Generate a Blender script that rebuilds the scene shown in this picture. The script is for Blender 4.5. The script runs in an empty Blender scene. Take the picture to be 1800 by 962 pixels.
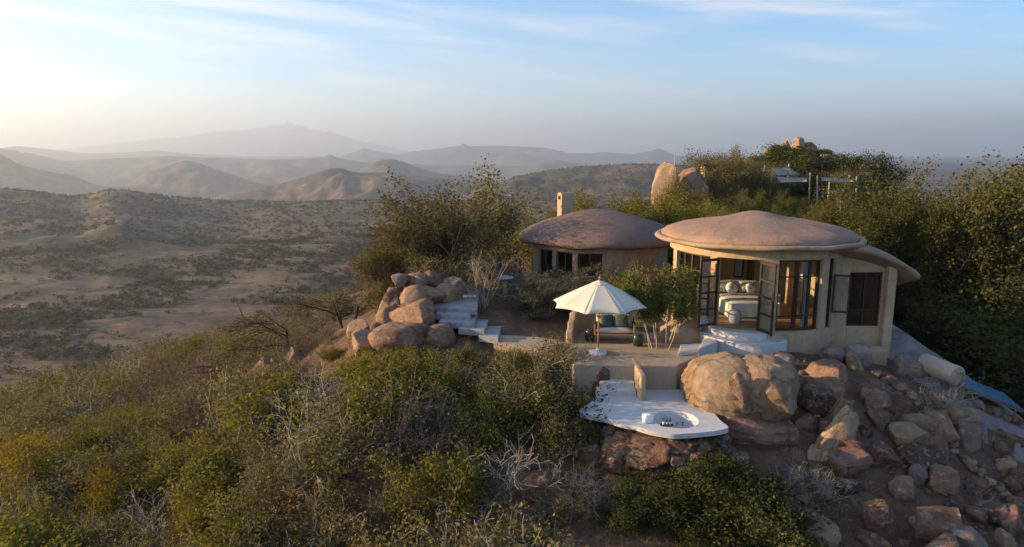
import bpy, bmesh, math, random
import numpy as np
from mathutils import Vector, Matrix, Euler, noise as mnoise

R = math.radians
sc = bpy.context.scene
COL = sc.collection

# ------------------------------------------------------------------ camera
CAM_H = 6.2                       # metres above the terrace (z = 0)
PITCH = R(9.97)                   # looking slightly down
F = 1200.0 / 1800.0               # focal length / picture width
cam = bpy.data.cameras.new('camera')
cam.sensor_width = 36.0
cam.lens = 36.0 * F
cam.clip_start = 0.1
cam.clip_end = 90000.0
cam_o = bpy.data.objects.new('camera', cam)
cam_o.location = (0, 0, CAM_H)
cam_o.rotation_euler = (R(90) - PITCH, 0, 0)
COL.objects.link(cam_o)
sc.camera = cam_o

# ------------------------------------------------------------------ sun and sky
SUN_AZ = R(-87)                   # compass from +Y, negative = to the left
SUN_EL = R(12)
sun = bpy.data.lights.new('sun', 'SUN')
sun.energy = 5.0
sun.angle = R(0.6)
sun.color = (1.0, 0.67, 0.36)
sun_o = bpy.data.objects.new('sun', sun)
sd = Vector((math.sin(SUN_AZ) * math.cos(SUN_EL), math.cos(SUN_AZ) * math.cos(SUN_EL), math.sin(SUN_EL)))
sun_o.rotation_euler = sd.to_track_quat('Z', 'Y').to_euler()
sun_o.location = (-40, 10, 60)
COL.objects.link(sun_o)

world = bpy.data.worlds.new('World')
sc.world = world
world.use_nodes = True
wn, wl = world.node_tree.nodes, world.node_tree.links
wn.clear()
def wnode(t, **k):
    n = wn.new(t)
    for a, b in k.items():
        setattr(n, a, b)
    return n
sky = wnode('ShaderNodeTexSky', sky_type='NISHITA', sun_disc=False)
sky.sun_elevation = SUN_EL
sky.sun_rotation = SUN_AZ
sky.altitude = 1700
sky.air_density = 1.1
sky.dust_density = 1.0
sky.ozone_density = 3.0
# thin cirrus: streaks stretched along the horizon, drifting up to the left
tc = wnode('ShaderNodeTexCoord')
sx = wnode('ShaderNodeSeparateXYZ')
wl.new(tc.outputs['Generated'], sx.inputs[0])
def wmath(op, a, b=None, c=None):
    n = wnode('ShaderNodeMath', operation=op)
    for i, v in enumerate((a, b, c)):
        if v is None: continue
        if isinstance(v, (int, float)): n.inputs[i].default_value = v
        else: wl.new(v, n.inputs[i])
    return n.outputs[0]
zz = wmath('MAXIMUM', sx.outputs['Z'], 0.0)
az = wmath('ARCTAN2', sx.outputs['X'], sx.outputs['Y'])
cv = wnode('ShaderNodeCombineXYZ')
wl.new(wmath('MULTIPLY', az, 2.2), cv.inputs[0])
wl.new(wmath('ADD', wmath('MULTIPLY', zz, 26.0), wmath('MULTIPLY', az, 2.6)), cv.inputs[1])
n1 = wnode('ShaderNodeTexNoise'); n1.inputs['Scale'].default_value = 1.0
n1.inputs['Detail'].default_value = 9; n1.inputs['Roughness'].default_value = 0.58
n1.inputs['Distortion'].default_value = 0.5
wl.new(cv.outputs[0], n1.inputs['Vector'])
cv2 = wnode('ShaderNodeCombineXYZ')
wl.new(wmath('MULTIPLY', az, 1.3), cv2.inputs[0]); wl.new(wmath('MULTIPLY', zz, 9.0), cv2.inputs[1])
cv2.inputs[2].default_value = 4.3
n2 = wnode('ShaderNodeTexNoise'); n2.inputs['Scale'].default_value = 1.0
n2.inputs['Detail'].default_value = 5
wl.new(cv2.outputs[0], n2.inputs['Vector'])
mr = wnode('ShaderNodeMapRange'); mr.inputs[1].default_value = 0.40; mr.inputs[2].default_value = 0.74
mr.interpolation_type = 'SMOOTHSTEP'
wl.new(n1.outputs['Fac'], mr.inputs[0])
mr2 = wnode('ShaderNodeMapRange'); mr2.inputs[1].default_value = 0.30; mr2.inputs[2].default_value = 0.66
mr2.interpolation_type = 'SMOOTHSTEP'
wl.new(n2.outputs['Fac'], mr2.inputs[0])
cl = wmath('MULTIPLY', wmath('MULTIPLY', mr.outputs[0], mr2.outputs[0]), 0.75)
mixc = wnode('ShaderNodeMix', data_type='RGBA')
wl.new(cl, mixc.inputs['Factor'])
hsv = wnode('ShaderNodeHueSaturation'); hsv.inputs['Saturation'].default_value = 1.25
wl.new(sky.outputs[0], hsv.inputs['Color'])
wl.new(hsv.outputs[0], mixc.inputs[6])
mixc.inputs[7].default_value = (4.2, 3.9, 3.7, 1)
bg = wnode('ShaderNodeBackground'); bg.inputs['Strength'].default_value = 0.097
wo = wnode('ShaderNodeOutputWorld')
wl.new(mixc.outputs[2], bg.inputs[0]); wl.new(bg.outputs[0], wo.inputs[0])

sc.view_settings.view_transform = 'Standard'
sc.view_settings.look = 'None'
sc.view_settings.gamma = 1.0
sc.view_settings.exposure = 1.75
sc.view_settings.use_curve_mapping = False
sc.cycles.max_bounces = 6
sc.cycles.diffuse_bounces = 3
sc.cycles.transparent_max_bounces = 12
sc.cycles.volume_bounces = 0
sc.cycles.use_denoising = True

# ------------------------------------------------------------------ helpers
SP, CP = math.sin(PITCH), math.cos(PITCH)
def at(px, py, Y):
    """survey: the ground-plan point at forward distance Y seen at (px, py) of the 1800x962 photograph"""
    u, v = (px - 900) / 1200.0, (481 - py) / 1200.0
    t = Y / (CP + v * SP)
    return Vector((u * t, Y, CAM_H + (v * CP - SP) * t))
def atz(px, py, z):
    u, v = (px - 900) / 1200.0, (481 - py) / 1200.0
    t = (z - CAM_H) / (v * CP - SP)
    return Vector((u * t, (CP + v * SP) * t, z))

def proj(x, y, z):
    dz = z - CAM_H
    dep = y * CP - dz * SP
    return 900 + 1200 * x / dep, 481 - 1200 * (dz * CP + y * SP) / dep
def tag(o, label=None, cat=None, group=None, kind=None):
    if label: o['label'] = label
    if cat: o['category'] = cat
    if group: o['group'] = group
    if kind: o['kind'] = kind
    return o
def empty(name, loc=(0, 0, 0), rz=0.0):
    o = bpy.data.objects.new(name, None)
    o.empty_display_size = 0.2
    o.location = loc; o.rotation_euler = (0, 0, rz)
    COL.objects.link(o)
    return o
def link_mesh(name, me, mat=None, parent=None, smooth=False):
    o = bpy.data.objects.new(name, me)
    if mat is not None and not me.materials:
        me.materials.append(mat)
    if smooth:
        me.polygons.foreach_set('use_smooth', [True] * len(me.polygons))
    COL.objects.link(o)
    if parent: o.parent = parent
    return o
def bm_obj(name, bm, mat=None, parent=None, smooth=False):
    me = bpy.data.meshes.new(name)
    bm.normal_update(); bm.to_mesh(me); bm.free()
    return link_mesh(name, me, mat, parent, smooth)
def np_mesh(name, V, Fq, attrs=None):
    """V (n,3), Fq (m,k) all faces with k corners"""
    me = bpy.data.meshes.new(name)
    V = np.asarray(V, dtype=np.float32); Fq = np.asarray(Fq, dtype=np.int32)
    m, k = Fq.shape
    me.vertices.add(len(V)); me.vertices.foreach_set('co', V.ravel())
    me.loops.add(m * k); me.loops.foreach_set('vertex_index', Fq.ravel())
    me.polygons.add(m)
    me.polygons.foreach_set('loop_start', np.arange(0, m * k, k, dtype=np.int32))
    if attrs:
        for an, av in attrs.items():
            a = me.attributes.new(an, 'FLOAT', 'FACE')
            a.data.foreach_set('value', np.asarray(av, dtype=np.float32))
    me.update(calc_edges=True)
    return me
def copy_tree(o, parent=None):
    c = o.copy(); COL.objects.link(c)
    c.parent = parent
    for ch in o.children:
        copy_tree(ch, c)
    return c

# --- vectorised gradient noise
_rs = np.random.RandomState(7)
_perm = np.concatenate([_rs.permutation(512)] * 2)
_g2 = _rs.normal(size=(512, 2)); _g2 /= np.linalg.norm(_g2, axis=1)[:, None]
def pnoise(x, y):
    xi = np.floor(x).astype(np.int64); yi = np.floor(y).astype(np.int64)
    xf, yf = x - xi, y - yi
    u = xf * xf * xf * (xf * (xf * 6 - 15) + 10); v = yf * yf * yf * (yf * (yf * 6 - 15) + 10)
    def g(ix, iy, dx, dy):
        h = _g2[_perm[(_perm[ix & 511] + iy) & 511]]
        return h[..., 0] * dx + h[..., 1] * dy
    a = g(xi, yi, xf, yf); b = g(xi + 1, yi, xf - 1, yf)
    c = g(xi, yi + 1, xf, yf - 1); d = g(xi + 1, yi + 1, xf - 1, yf - 1)
    return (a + u * (b - a)) + v * ((c + u * (d - c)) - (a + u * (b - a)))
def fbm(x, y, oct=5, rough=0.5):
    s, amp, tot = 0, 1.0, 0
    for i in range(oct):
        s = s + amp * pnoise(x * 2 ** i + 17.3 * i, y * 2 ** i - 9.1 * i); amp *= rough
    return s
# ------------------------------------------------------------------ materials
MATS = {}
def nt(name):
    m = bpy.data.materials.new(name); m.use_nodes = True
    m.node_tree.nodes.clear()
    return m, m.node_tree.nodes, m.node_tree.links
class NB:
    def __init__(s, name):
        s.m, s.n, s.l = nt(name)
        s.out = s.n.new('ShaderNodeOutputMaterial')
        MATS[name] = s.m
    def new(s, t, **k):
        n = s.n.new(t)
        for a, b in k.items(): setattr(n, a, b)
        return n
    def setin(s, n, key, v):
        if v is None: return
        if hasattr(v, 'is_linked') or isinstance(v, bpy.types.NodeSocket): s.l.new(v, n.inputs[key])
        else: n.inputs[key].default_value = v
    def coord(s, kind='Object'):
        return s.new('ShaderNodeTexCoord').outputs[kind]
    def pos(s):
        return s.new('ShaderNodeNewGeometry').outputs['Position']
    def noise(s, vec, scale, detail=4, rough=0.5, dist=0.0, out='Fac'):
        n = s.new('ShaderNodeTexNoise')
        s.setin(n, 'Vector', vec); s.setin(n, 'Scale', scale)
        n.inputs['Detail'].default_value = detail; n.inputs['Roughness'].default_value = rough
        n.inputs['Distortion'].default_value = dist
        return n.outputs[out]
    def voro(s, vec, scale, feature='F1', out='Distance'):
        n = s.new('ShaderNodeTexVoronoi', feature=feature)
        s.setin(n, 'Vector', vec); s.setin(n, 'Scale', scale)
        return n.outputs[out]
    def mapping(s, vec, scale=(1, 1, 1), rot=(0, 0, 0)):
        n = s.new('ShaderNodeMapping'); s.l.new(vec, n.inputs[0])
        n.inputs['Scale'].default_value = scale; n.inputs['Rotation'].default_value = rot
        return n.outputs[0]
    def ramp(s, fac, stops):
        n = s.new('ShaderNodeValToRGB'); s.setin(n, 0, fac)
        e = n.color_ramp.elements
        while len(e) < len(stops): e.new(0.5)
        for el, (p, c) in zip(e, stops):
            el.position = p; el.color = (c + (1,)) if len(c) == 3 else c
        return n.outputs[0]
    def mrange(s, v, a, b, c=0.0, d=1.0):
        n = s.new('ShaderNodeMapRange'); s.setin(n, 0, v)
        for i, x in enumerate((a, b, c, d)): n.inputs[i + 1].default_value = x
        return n.outputs[0]
    def math(s, op, a, b=None):
        n = s.new('ShaderNodeMath', operation=op); s.setin(n, 0, a)
        if b is not None: s.setin(n, 1, b)
        return n.outputs[0]
    def mix(s, f, a, b, blend='MIX'):
        n = s.new('ShaderNodeMix', data_type='RGBA', blend_type=blend)
        s.setin(n, 'Factor', f)
        for k, v in ((6, a), (7, b)):
            if isinstance(v, tuple): v = v + (1,) if len(v) == 3 else v
            s.setin(n, k, v)
        return n.outputs[2]
    def bump(s, h, strength=0.4, dist=0.02):
        n = s.new('ShaderNodeBump'); s.setin(n, 'Height', h)
        n.inputs['Strength'].default_value = strength; n.inputs['Distance'].default_value = dist
        return n.outputs[0]
    def princ(s, col, rough=0.85, normal=None, spec=0.25, **k):
        n = s.new('ShaderNodeBsdfPrincipled')
        if isinstance(col, tuple): col = col + (1,) if len(col) == 3 else col
        s.setin(n, 'Base Color', col); s.setin(n, 'Roughness', rough)
        n.inputs['Specular IOR Level'].default_value = spec
        if normal is not None: s.l.new(normal, n.inputs['Normal'])
        for a, b in k.items(): s.setin(n, a, b)
        s.l.new(n.outputs[0], s.out.inputs['Surface'])
        return n
    def hue_by_object(s, col, amount=0.25):
        """slight value change from object to object"""
        r = s.new('ShaderNodeObjectInfo').outputs['Random']
        h = s.new('ShaderNodeHueSaturation'); s.setin(h, 'Color', col)
        s.l.new(s.mrange(r, 0, 1, 1 - amount, 1 + amount), h.inputs['Value'])
        r2 = s.math('FRACT', s.math('MULTIPLY', r, 7.31))
        s.l.new(s.mrange(r2, 0, 1, 0.5 - amount * 0.05, 0.5 + amount * 0.05), h.inputs['Hue'])
        return h.outputs[0]

# ground: red-brown soil, dry grass, leaf litter, bush cover in the distance
b = NB('ground')
p = b.pos()
big = b.noise(p, 0.012, 5, 0.55); mid = b.noise(p, 0.11, 5, 0.6); fine = b.noise(p, 2.3, 6, 0.65); grit = b.noise(p, 17.0, 4, 0.7)
soil = b.ramp(mid, [(0.30, (0.085, 0.048, 0.030)), (0.52, (0.135, 0.080, 0.050)), (0.72, (0.19, 0.125, 0.078))])
litter = b.ramp(fine, [(0.32, (0.045, 0.030, 0.021)), (0.55, (0.13, 0.085, 0.055)), (0.72, (0.23, 0.17, 0.11))])
near = b.mix(0.55, soil, litter)
near = b.mix(b.mrange(grit, 0.60, 0.72), near, (0.24, 0.19, 0.14))
grassy = b.ramp(b.noise(p, 0.035, 6, 0.62), [(0.35, (0.085, 0.062, 0.042)), (0.5, (0.145, 0.098, 0.064)), (0.62, (0.215, 0.138, 0.088)), (0.75, (0.11, 0.078, 0.053))])
speck = b.mrange(b.noise(p, 0.33, 5, 0.7), 0.50, 0.62, 0.0, 0.75)
scrubn = b.noise(p, 0.16, 6, 0.72)
scrub = b.ramp(scrubn, [(0.45, (0.048, 0.047, 0.029)), (0.60, (0.098, 0.083, 0.052))])
cover = b.math('ADD', b.mrange(b.noise(p, 0.0045, 4, 0.55), 0.42, 0.60, -0.12, 0.16), 0.0)
sep = b.new('ShaderNodeSeparateXYZ'); b.l.new(p, sep.inputs[0])
hill = b.math('ADD', b.mrange(sep.outputs['Z'], -104, -70, 0.0, 0.10), b.mrange(b.noise(p, 0.021, 5, 0.7), 0.38, 0.62, -0.12, 0.12))      # the ridges carry denser bush than the valley floor
bushmask = b.mrange(b.math('ADD', b.math('ADD', b.noise(p, 0.085, 5, 0.68), cover), hill), 0.50, 0.58)
far = b.mix(bushmask, b.mix(speck, grassy, (0.080, 0.064, 0.042)), scrub)
d = b.new('ShaderNodeVectorMath', operation='LENGTH'); b.l.new(p, d.inputs[0])
farmask = b.mrange(d.outputs['Value'], 60, 170)
colr = b.mix(farmask, near, far)
hgt = b.math('ADD', b.math('MULTIPLY', fine, 0.5), b.math('MULTIPLY', grit, 0.15))
b.princ(colr, 0.95, b.bump(hgt, 0.55, 0.12), 0.1)

# weathered granite
def rock_mat(name, c1, c2, c3, stain=0.35):
    b = NB(name)
    p = b.coord('Object')
    r = b.new('ShaderNodeObjectInfo').outputs['Random']
    off = b.new('ShaderNodeVectorMath', operation='ADD'); b.l.new(p, off.inputs[0])
    cmb = b.new('ShaderNodeCombineXYZ'); b.l.new(b.math('MULTIPLY', r, 37.0), cmb.inputs[0]); b.l.new(cmb.outputs[0], off.inputs[1])
    q = off.outputs[0]
    n1 = b.noise(q, 0.9, 6, 0.6, 0.4); n2 = b.noise(q, 5.5, 7, 0.7); n3 = b.noise(q, 30, 4, 0.7)
    col = b.ramp(n1, [(0.30, c1), (0.52, c2), (0.72, c3)])
    col = b.mix(b.mrange(n2, 0.52, 0.70), col, (0.33, 0.30, 0.27))            # pale lichen and quartz
    col = b.mix(b.math('MULTIPLY', b.mrange(b.noise(b.mapping(q, (1.6, 1.6, 0.35)), 1.5, 5, 0.65, 0.8), 0.52, 0.68), stain), col, (0.035, 0.028, 0.024))   # dark water streaks
    col = b.mix(b.mrange(n3, 0.62, 0.75), col, (0.10, 0.075, 0.055))
    stri = b.noise(b.mapping(q, (0.7, 2.6, 3.4), (0.5, 0.3, 0.8)), 2.2, 7, 0.72, 0.7)
    crack = b.mrange(b.voro(b.mix(0.45, q, b.noise(q, 1.3, 6, 0.65, out='Color')), 0.42, 'DISTANCE_TO_EDGE'), 0.0, 0.010)
    h = b.math('ADD', b.math('ADD', b.math('MULTIPLY', n2, 0.7), b.math('MULTIPLY', n3, 0.25)), b.math('ADD', b.math('MULTIPLY', crack, 0.2), b.math('MULTIPLY', stri, 0.8)))
    col = b.mix(b.mrange(stri, 0.30, 0.46, 0.45, 0.0), col, (0.05, 0.034, 0.026))
    col = b.mix(crack, b.mix(0.45, col, (0.03, 0.022, 0.018)), col)
    b.princ(b.hue_by_object(col, 0.16), 0.9, b.bump(h, 0.9, 0.09), 0.15)
rock_mat('rock', (0.13, 0.070, 0.042), (0.25, 0.150, 0.092), (0.35, 0.235, 0.155))
rock_mat('rock_tan', (0.21, 0.125, 0.070), (0.33, 0.215, 0.130), (0.42, 0.31, 0.21), 0.25)
rock_mat('rock_grey', (0.14, 0.108, 0.088), (0.235, 0.185, 0.150), (0.34, 0.285, 0.24))
rock_mat('rock_red', (0.10, 0.050, 0.032), (0.19, 0.098, 0.062), (0.26, 0.16, 0.11))
rock_mat('rock_dark', (0.060, 0.036, 0.024), (0.115, 0.068, 0.044), (0.19, 0.12, 0.08))

# sheet granite on the right shoulder: purple-grey, streaked down the slope
b = NB('slab')
p = b.pos()
n1 = b.noise(b.mapping(p, (0.35, 1.3, 1.0), (0, 0, 0.5)), 1.1, 7, 0.65, 0.6); n2 = b.noise(p, 6, 7, 0.72)
col = b.ramp(n1, [(0.28, (0.085, 0.070, 0.072)), (0.5, (0.20, 0.165, 0.165)), (0.66, (0.30, 0.235, 0.205)), (0.8, (0.15, 0.10, 0.08))])
col = b.mix(b.mrange(n2, 0.5, 0.72), col, (0.26, 0.24, 0.245))
b.princ(col, 0.9, b.bump(b.math('ADD', n1, b.math('MULTIPLY', n2, 0.6)), 0.8, 0.09), 0.15)

# hand-trowelled plaster, ochre; the same plaster stained red on the roofs
def plaster(name, col, var=0.12, bumpd=0.02, stain=None):
    b = NB(name); p = b.pos()
    n1 = b.noise(p, 1.3, 5, 0.6); n2 = b.noise(p, 9, 6, 0.65); n3 = b.noise(p, 60, 3, 0.6)
    lo = tuple(c * (1 - var) for c in col); hi = tuple(min(1, c * (1 + var)) for c in col)
    c = b.mix(n1, lo, hi)
    c = b.mix(b.mrange(n2, 0.50, 0.72, 0, 0.6 if stain else 0.35), c, tuple(x * 0.62 for x in col))
    if stain: c = b.mix(b.mrange(b.noise(p, 3.1, 7, 0.75, 0.5), 0.40, 0.62, 0.0, 0.45), c, tuple(min(1, x * 1.35) for x in col))
    if stain:
        c = b.mix(b.mrange(b.noise(p, 0.9, 6, 0.7, 0.7), 0.47, 0.66, 0, 0.75), c, stain)
        c = b.mix(b.mrange(b.noise(p, 4.0, 6, 0.75), 0.56, 0.72, 0, 0.5), c, tuple(x * 0.5 for x in stain))
    hgt_ = b.math('ADD', n2, b.math('MULTIPLY', n3, 0.4))
    if stain:      # hairline cracks and trowel patches
        wv_ = b.mix(0.35, p, b.noise(p, 1.1, 6, 0.65, out='Color'))
        ck = b.mrange(b.voro(wv_, 0.9, 'DISTANCE_TO_EDGE'), 0.0, 0.012)
        msk = b.mrange(b.noise(p, 0.5, 3, 0.5), 0.48, 0.60)
        ck = b.math('MAXIMUM', ck, b.math('SUBTRACT', 1.0, msk))
        c = b.mix(ck, b.mix(0.5, c, tuple(x * 0.3 for x in stain)), c)
        hgt_ = b.math('ADD', hgt_, b.math('MULTIPLY', ck, 0.3))
    b.princ(c, 0.9, b.bump(hgt_, 0.6, bumpd), 0.15)
plaster('plaster', (0.41, 0.315, 0.195), 0.14, 0.025, (0.33, 0.25, 0.155))
plaster('roof', (0.30, 0.195, 0.140), 0.28, 0.06, (0.225, 0.178, 0.135))
plaster('rim', (0.33, 0.245, 0.155), 0.2, 0.04, (0.24, 0.175, 0.115))
plaster('plaster_old_shaded', (0.30, 0.235, 0.155), 0.2, 0.03, (0.20, 0.16, 0.115))  # shade on the rear pavilion's wall painted in as darker, stained plaster
plaster('roof_old', (0.175, 0.120, 0.098), 0.25, 0.06, (0.125, 0.100, 0.085))
plaster('terrace', (0.35, 0.28, 0.20), 0.10, 0.012, (0.33, 0.27, 0.20))
plaster('white_screed', (0.52, 0.52, 0.525), 0.12, 0.012)
plaster('grey_step', (0.31, 0.31, 0.315), 0.14, 0.03, (0.21, 0.205, 0.20))
plaster('chimney', (0.40, 0.31, 0.195))

def simple(name, col, rough=0.6, spec=0.3, var=0.15, scale=8, bumpd=0.004, **k):
    b = NB(name); p = b.coord('Object')
    n = b.noise(p, scale, 5, 0.6)
    c = b.mix(n, tuple(x * (1 - var) for x in col), tuple(min(1, x * (1 + var)) for x in col))
    b.princ(c, rough, b.bump(b.noise(p, scale * 6, 3, 0.6), 0.3, bumpd), spec, **k)
simple('dark_wood', (0.042, 0.026, 0.018), 0.55, 0.3, 0.35)
simple('door_wood', (0.11, 0.060, 0.032), 0.5, 0.3, 0.3)
simple('teak', (0.36, 0.20, 0.10), 0.55, 0.3, 0.2, 14)
simple('canvas', (0.62, 0.56, 0.45), 0.9, 0.1, 0.12, 2.5)
simple('linen', (0.66, 0.62, 0.54), 0.95, 0.1, 0.07, 6, 0.01)
simple('linen_white', (0.80, 0.79, 0.77), 0.95, 0.1, 0.05, 8, 0.006)
simple('cushion_green', (0.085, 0.12, 0.11), 0.95, 0.1, 0.25, 22)
simple('seat_grey', (0.46, 0.44, 0.40), 0.95, 0.1, 0.06, 12)
simple('rope_dark', (0.035, 0.032, 0.030), 0.85, 0.15, 0.3, 40)
simple('ceramic', (0.022, 0.033, 0.022), 0.25, 0.5, 0.3, 6)
simple('stone_white', (0.66, 0.64, 0.60), 0.7, 0.2, 0.08)
simple('curtain', (0.62, 0.66, 0.70), 0.95, 0.1, 0.06)
simple('floor_wood', (0.36, 0.245, 0.13), 0.6, 0.25, 0.25, 3)
simple('bottle', (0.012, 0.011, 0.012), 0.2, 0.5, 0.1)
simple('paper', (0.75, 0.74, 0.70), 0.8, 0.1, 0.04)
simple('tray', (0.05, 0.042, 0.045), 0.5, 0.3, 0.2)
simple('towel', (0.84, 0.84, 0.84), 0.98, 0.05, 0.04, 30, 0.01)
simple('metal', (0.30, 0.29, 0.27), 0.4, 0.5, 0.1, **{'Metallic': 0.8})
simple('tank', (0.40, 0.33, 0.245), 0.45, 0.4, 0.12)
simple('collector', (0.055, 0.16, 0.27), 0.28, 0.5, 0.12, 3)
simple('pole', (0.40, 0.35, 0.28), 0.85, 0.15, 0.2)
simple('sail', (0.52, 0.48, 0.42), 0.95, 0.1, 0.08)
simple('sail_white', (0.72, 0.72, 0.72), 0.95, 0.1, 0.05)
simple('wicker', (0.40, 0.43, 0.43), 0.9, 0.1, 0.2, 30)
simple('lamp_body', (0.60, 0.54, 0.44), 0.8, 0.1, 0.1)

# window glass: thin, mostly clear, mirror at grazing angles
b = NB('glass')
tr = b.new('ShaderNodeBsdfTransparent'); tr.inputs[0].default_value = (0.86, 0.90, 0.88, 1)
gl = b.new('ShaderNodeBsdfGlossy'); gl.inputs['Roughness'].default_value = 0.03
fr = b.new('ShaderNodeFresnel'); fr.inputs['IOR'].default_value = 1.45
ms = b.new('ShaderNodeMixShader'); b.l.new(fr.outputs[0], ms.inputs[0]); b.l.new(tr.outputs[0], ms.inputs[1]); b.l.new(gl.outputs[0], ms.inputs[2])
b.l.new(ms.outputs[0], b.out.inputs['Surface'])

# leaves: diffuse plus light coming through; colour differs leaf to leaf and plant to plant
def leaf_mat(name, c1, c2, c3, trans=0.35):
    b = NB(name)
    a = b.new('ShaderNodeAttribute', attribute_name='lv').outputs['Fac']
    col = b.ramp(a, [(0.0, c1), (0.55, c2), (1.0, c3)])
    n = b.noise(b.pos(), 0.9, 3, 0.5)
    col = b.mix(b.mrange(n, 0.35, 0.65, 0.0, 0.55), col, tuple(x * 0.62 for x in c2))
    col = b.hue_by_object(col, 0.22)
    df = b.new('ShaderNodeBsdfDiffuse'); b.l.new(col, df.inputs[0])
    ts = b.new('ShaderNodeBsdfTranslucent'); b.l.new(b.mix(1.0, col, (1.0, 1.05, 0.55), 'MULTIPLY'), ts.inputs[0])
    ms = b.new('ShaderNodeMixShader'); ms.inputs[0].default_value = trans
    b.l.new(df.outputs[0], ms.inputs[1]); b.l.new(ts.outputs[0], ms.inputs[2])
    b.l.new(ms.outputs[0], b.out.inputs['Surface'])
leaf_mat('leaf_olive', (0.095, 0.080, 0.036), (0.170, 0.145, 0.060), (0.285, 0.230, 0.110))
leaf_mat('leaf_green', (0.072, 0.078, 0.024), (0.135, 0.138, 0.040), (0.230, 0.205, 0.068))
leaf_mat('leaf_lime', (0.105, 0.102, 0.022), (0.190, 0.175, 0.038), (0.300, 0.255, 0.075))
leaf_mat('leaf_tree', (0.062, 0.066, 0.022), (0.120, 0.118, 0.037), (0.215, 0.185, 0.064))
leaf_mat('leaf_dark', (0.040, 0.050, 0.021), (0.074, 0.086, 0.032), (0.130, 0.132, 0.054))
leaf_mat('leaf_dry', (0.100, 0.066, 0.036), (0.185, 0.128, 0.074), (0.280, 0.208, 0.125), 0.25)
leaf_mat('leaf_yellow', (0.130, 0.105, 0.012), (0.250, 0.190, 0.020), (0.350, 0.250, 0.040))
leaf_mat('leaf_grey', (0.075, 0.078, 0.045), (0.125, 0.122, 0.078), (0.185, 0.170, 0.115))
leaf_mat('leaf_far', (0.050, 0.046, 0.026), (0.085, 0.076, 0.044), (0.135, 0.115, 0.068), 0.2)
leaf_mat('grass', (0.14, 0.105, 0.055), (0.235, 0.180, 0.100), (0.33, 0.265, 0.160), 0.25)
simple('bark_grey', (0.20, 0.17, 0.14), 0.95, 0.1, 0.3, 12)
simple('bark_pale', (0.36, 0.31, 0.245), 0.95, 0.1, 0.25, 12)
simple('bark_dark', (0.060, 0.045, 0.036), 0.95, 0.1, 0.3, 12)
# ------------------------------------------------------------------ terrain
AX = np.array([(4.0, -30, -16.0), (4.5, 0, -8.0), (5.0, 14, -2.2), (5.0, 20, 0.0), (7.5, 30, 0.0), (19, 55, 0.3), (33, 85, 2.5), (44, 120, -6.0), (60, 170, -40.0)])
def axis_query(x, y):
    best = np.full(x.shape, 1e9); zb = np.zeros(x.shape); side = np.zeros(x.shape)
    for i in range(len(AX) - 1):
        a, c = AX[i], AX[i + 1]
        dx, dy = c[0] - a[0], c[1] - a[1]
        L2 = dx * dx + dy * dy
        t = np.clip(((x - a[0]) * dx + (y - a[1]) * dy) / L2, 0, 1)
        ex, ey = x - (a[0] + t * dx), y - (a[1] + t * dy)
        dd = np.hypot(ex, ey)
        m = dd < best
        best = np.where(m, dd, best); zb = np.where(m, a[2] + t * (c[2] - a[2]), zb)
        side = np.where(m, ex * dy - ey * dx, side)
    return best, zb, side
def base_near(x, y):
    d, zb, s = axis_query(x, y)
    left = s < 0
    gl = np.where(d < 6, 0.020 * d * d, 0.72 + 0.30 * (d - 6)) + np.where(d > 40, 0.0012 * (d - 40) ** 2, 0)
    gr = np.where(d < 8, 0.010 * d * d, 0.64 + 0.62 * (d - 8)) - np.where(d > 22, 0.25 * (d - 22), 0)
    return zb - np.where(left, gl, gr)
# surveyed spots: (x, y, z)
SPOTS = []
def spot(v, z=None):
    SPOTS.append((v[0], v[1], v[2] if z is None else z))
for px, py, z in [(870, 597, -0.15), (940, 603, -0.15), (1010, 612, -0.15), (1090, 600, -0.12), (1180, 610, -0.10), (1010, 575, -0.1), (1100, 560, 0.0), (1160, 575, 0.1)]:
    spot(atz(px, py, z))
for (xl, xr, yf, yb), z in [((855, 876, 590, 572), 0.15), ((820, 852, 577, 562), 0.30), ((785, 834, 565, 548), 0.45), ((768, 826, 552, 536), 0.60), ((763, 838, 530, 508), 0.75)]:
    spot(atz((xl + xr) / 2 - 4, (yf + yb) / 2, z), z - 0.13)
for x, y, z in [
    (3.4, 19.6, -1.0), (5.0, 19.4, -1.0), (2.6, 18.4, -1.1), (4.2, 17.6, -1.15), (5.4, 17.6, -1.2),
    (2.0, 16.6, -2.1), (3.5, 16.0, -2.2), (5.2, 16.0, -2.2), (7.5, 16.2, -2.0), (6.6, 18.4, -1.0), (7.2, 20.0, -0.35),
    (9.0, 21.0, -0.25), (10.8, 21.2, -0.35), (12.5, 21.6, -0.75), (14.5, 22.5, -1.1), (16.2, 22.0, -1.75), (15.2, 26.0, -0.7),
    (18.5, 22.0, -4.0), (17.5, 27, -3.2), (10.0, 18.0, -1.45), (13.0, 18.0, -2.2), (16.0, 18.0, -3.4), (12.0, 15.0, -3.2), (8.0, 14.0, -3.0),
    (4.0, 14.0, -2.9), (0.0, 14.0, -3.3), (0.5, 17.5, -1.9), (-1.0, 20.0, -1.0), (-3.5, 21.5, -1.1), (-3.5, 24.5, -0.25), (-1.5, 26.5, 0.45),
    (-5.5, 24.0, -1.0), (-2.0, 28.5, 0.7), (-6.0, 29.0, -0.4), (1.0, 26.5, 0.0), (3.5, 26.5, 0.0), (1.5, 30.0, 0.2), (5.0, 31.0, 0.1), (8.8, 24.5, 0.1), (11.5, 25.5, 0.0),
    (10, 33, -0.2), (-5.0, 18.0, -2.6), (-9.0, 20.0, -3.6), (-4.0, 15.0, -3.8), (-10.0, 16.0, -5.0), (13, 30, -1.0)]:
    SPOTS.append((x, y, z))
SP_ = np.array(SPOTS)
SIG = 3.0
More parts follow.
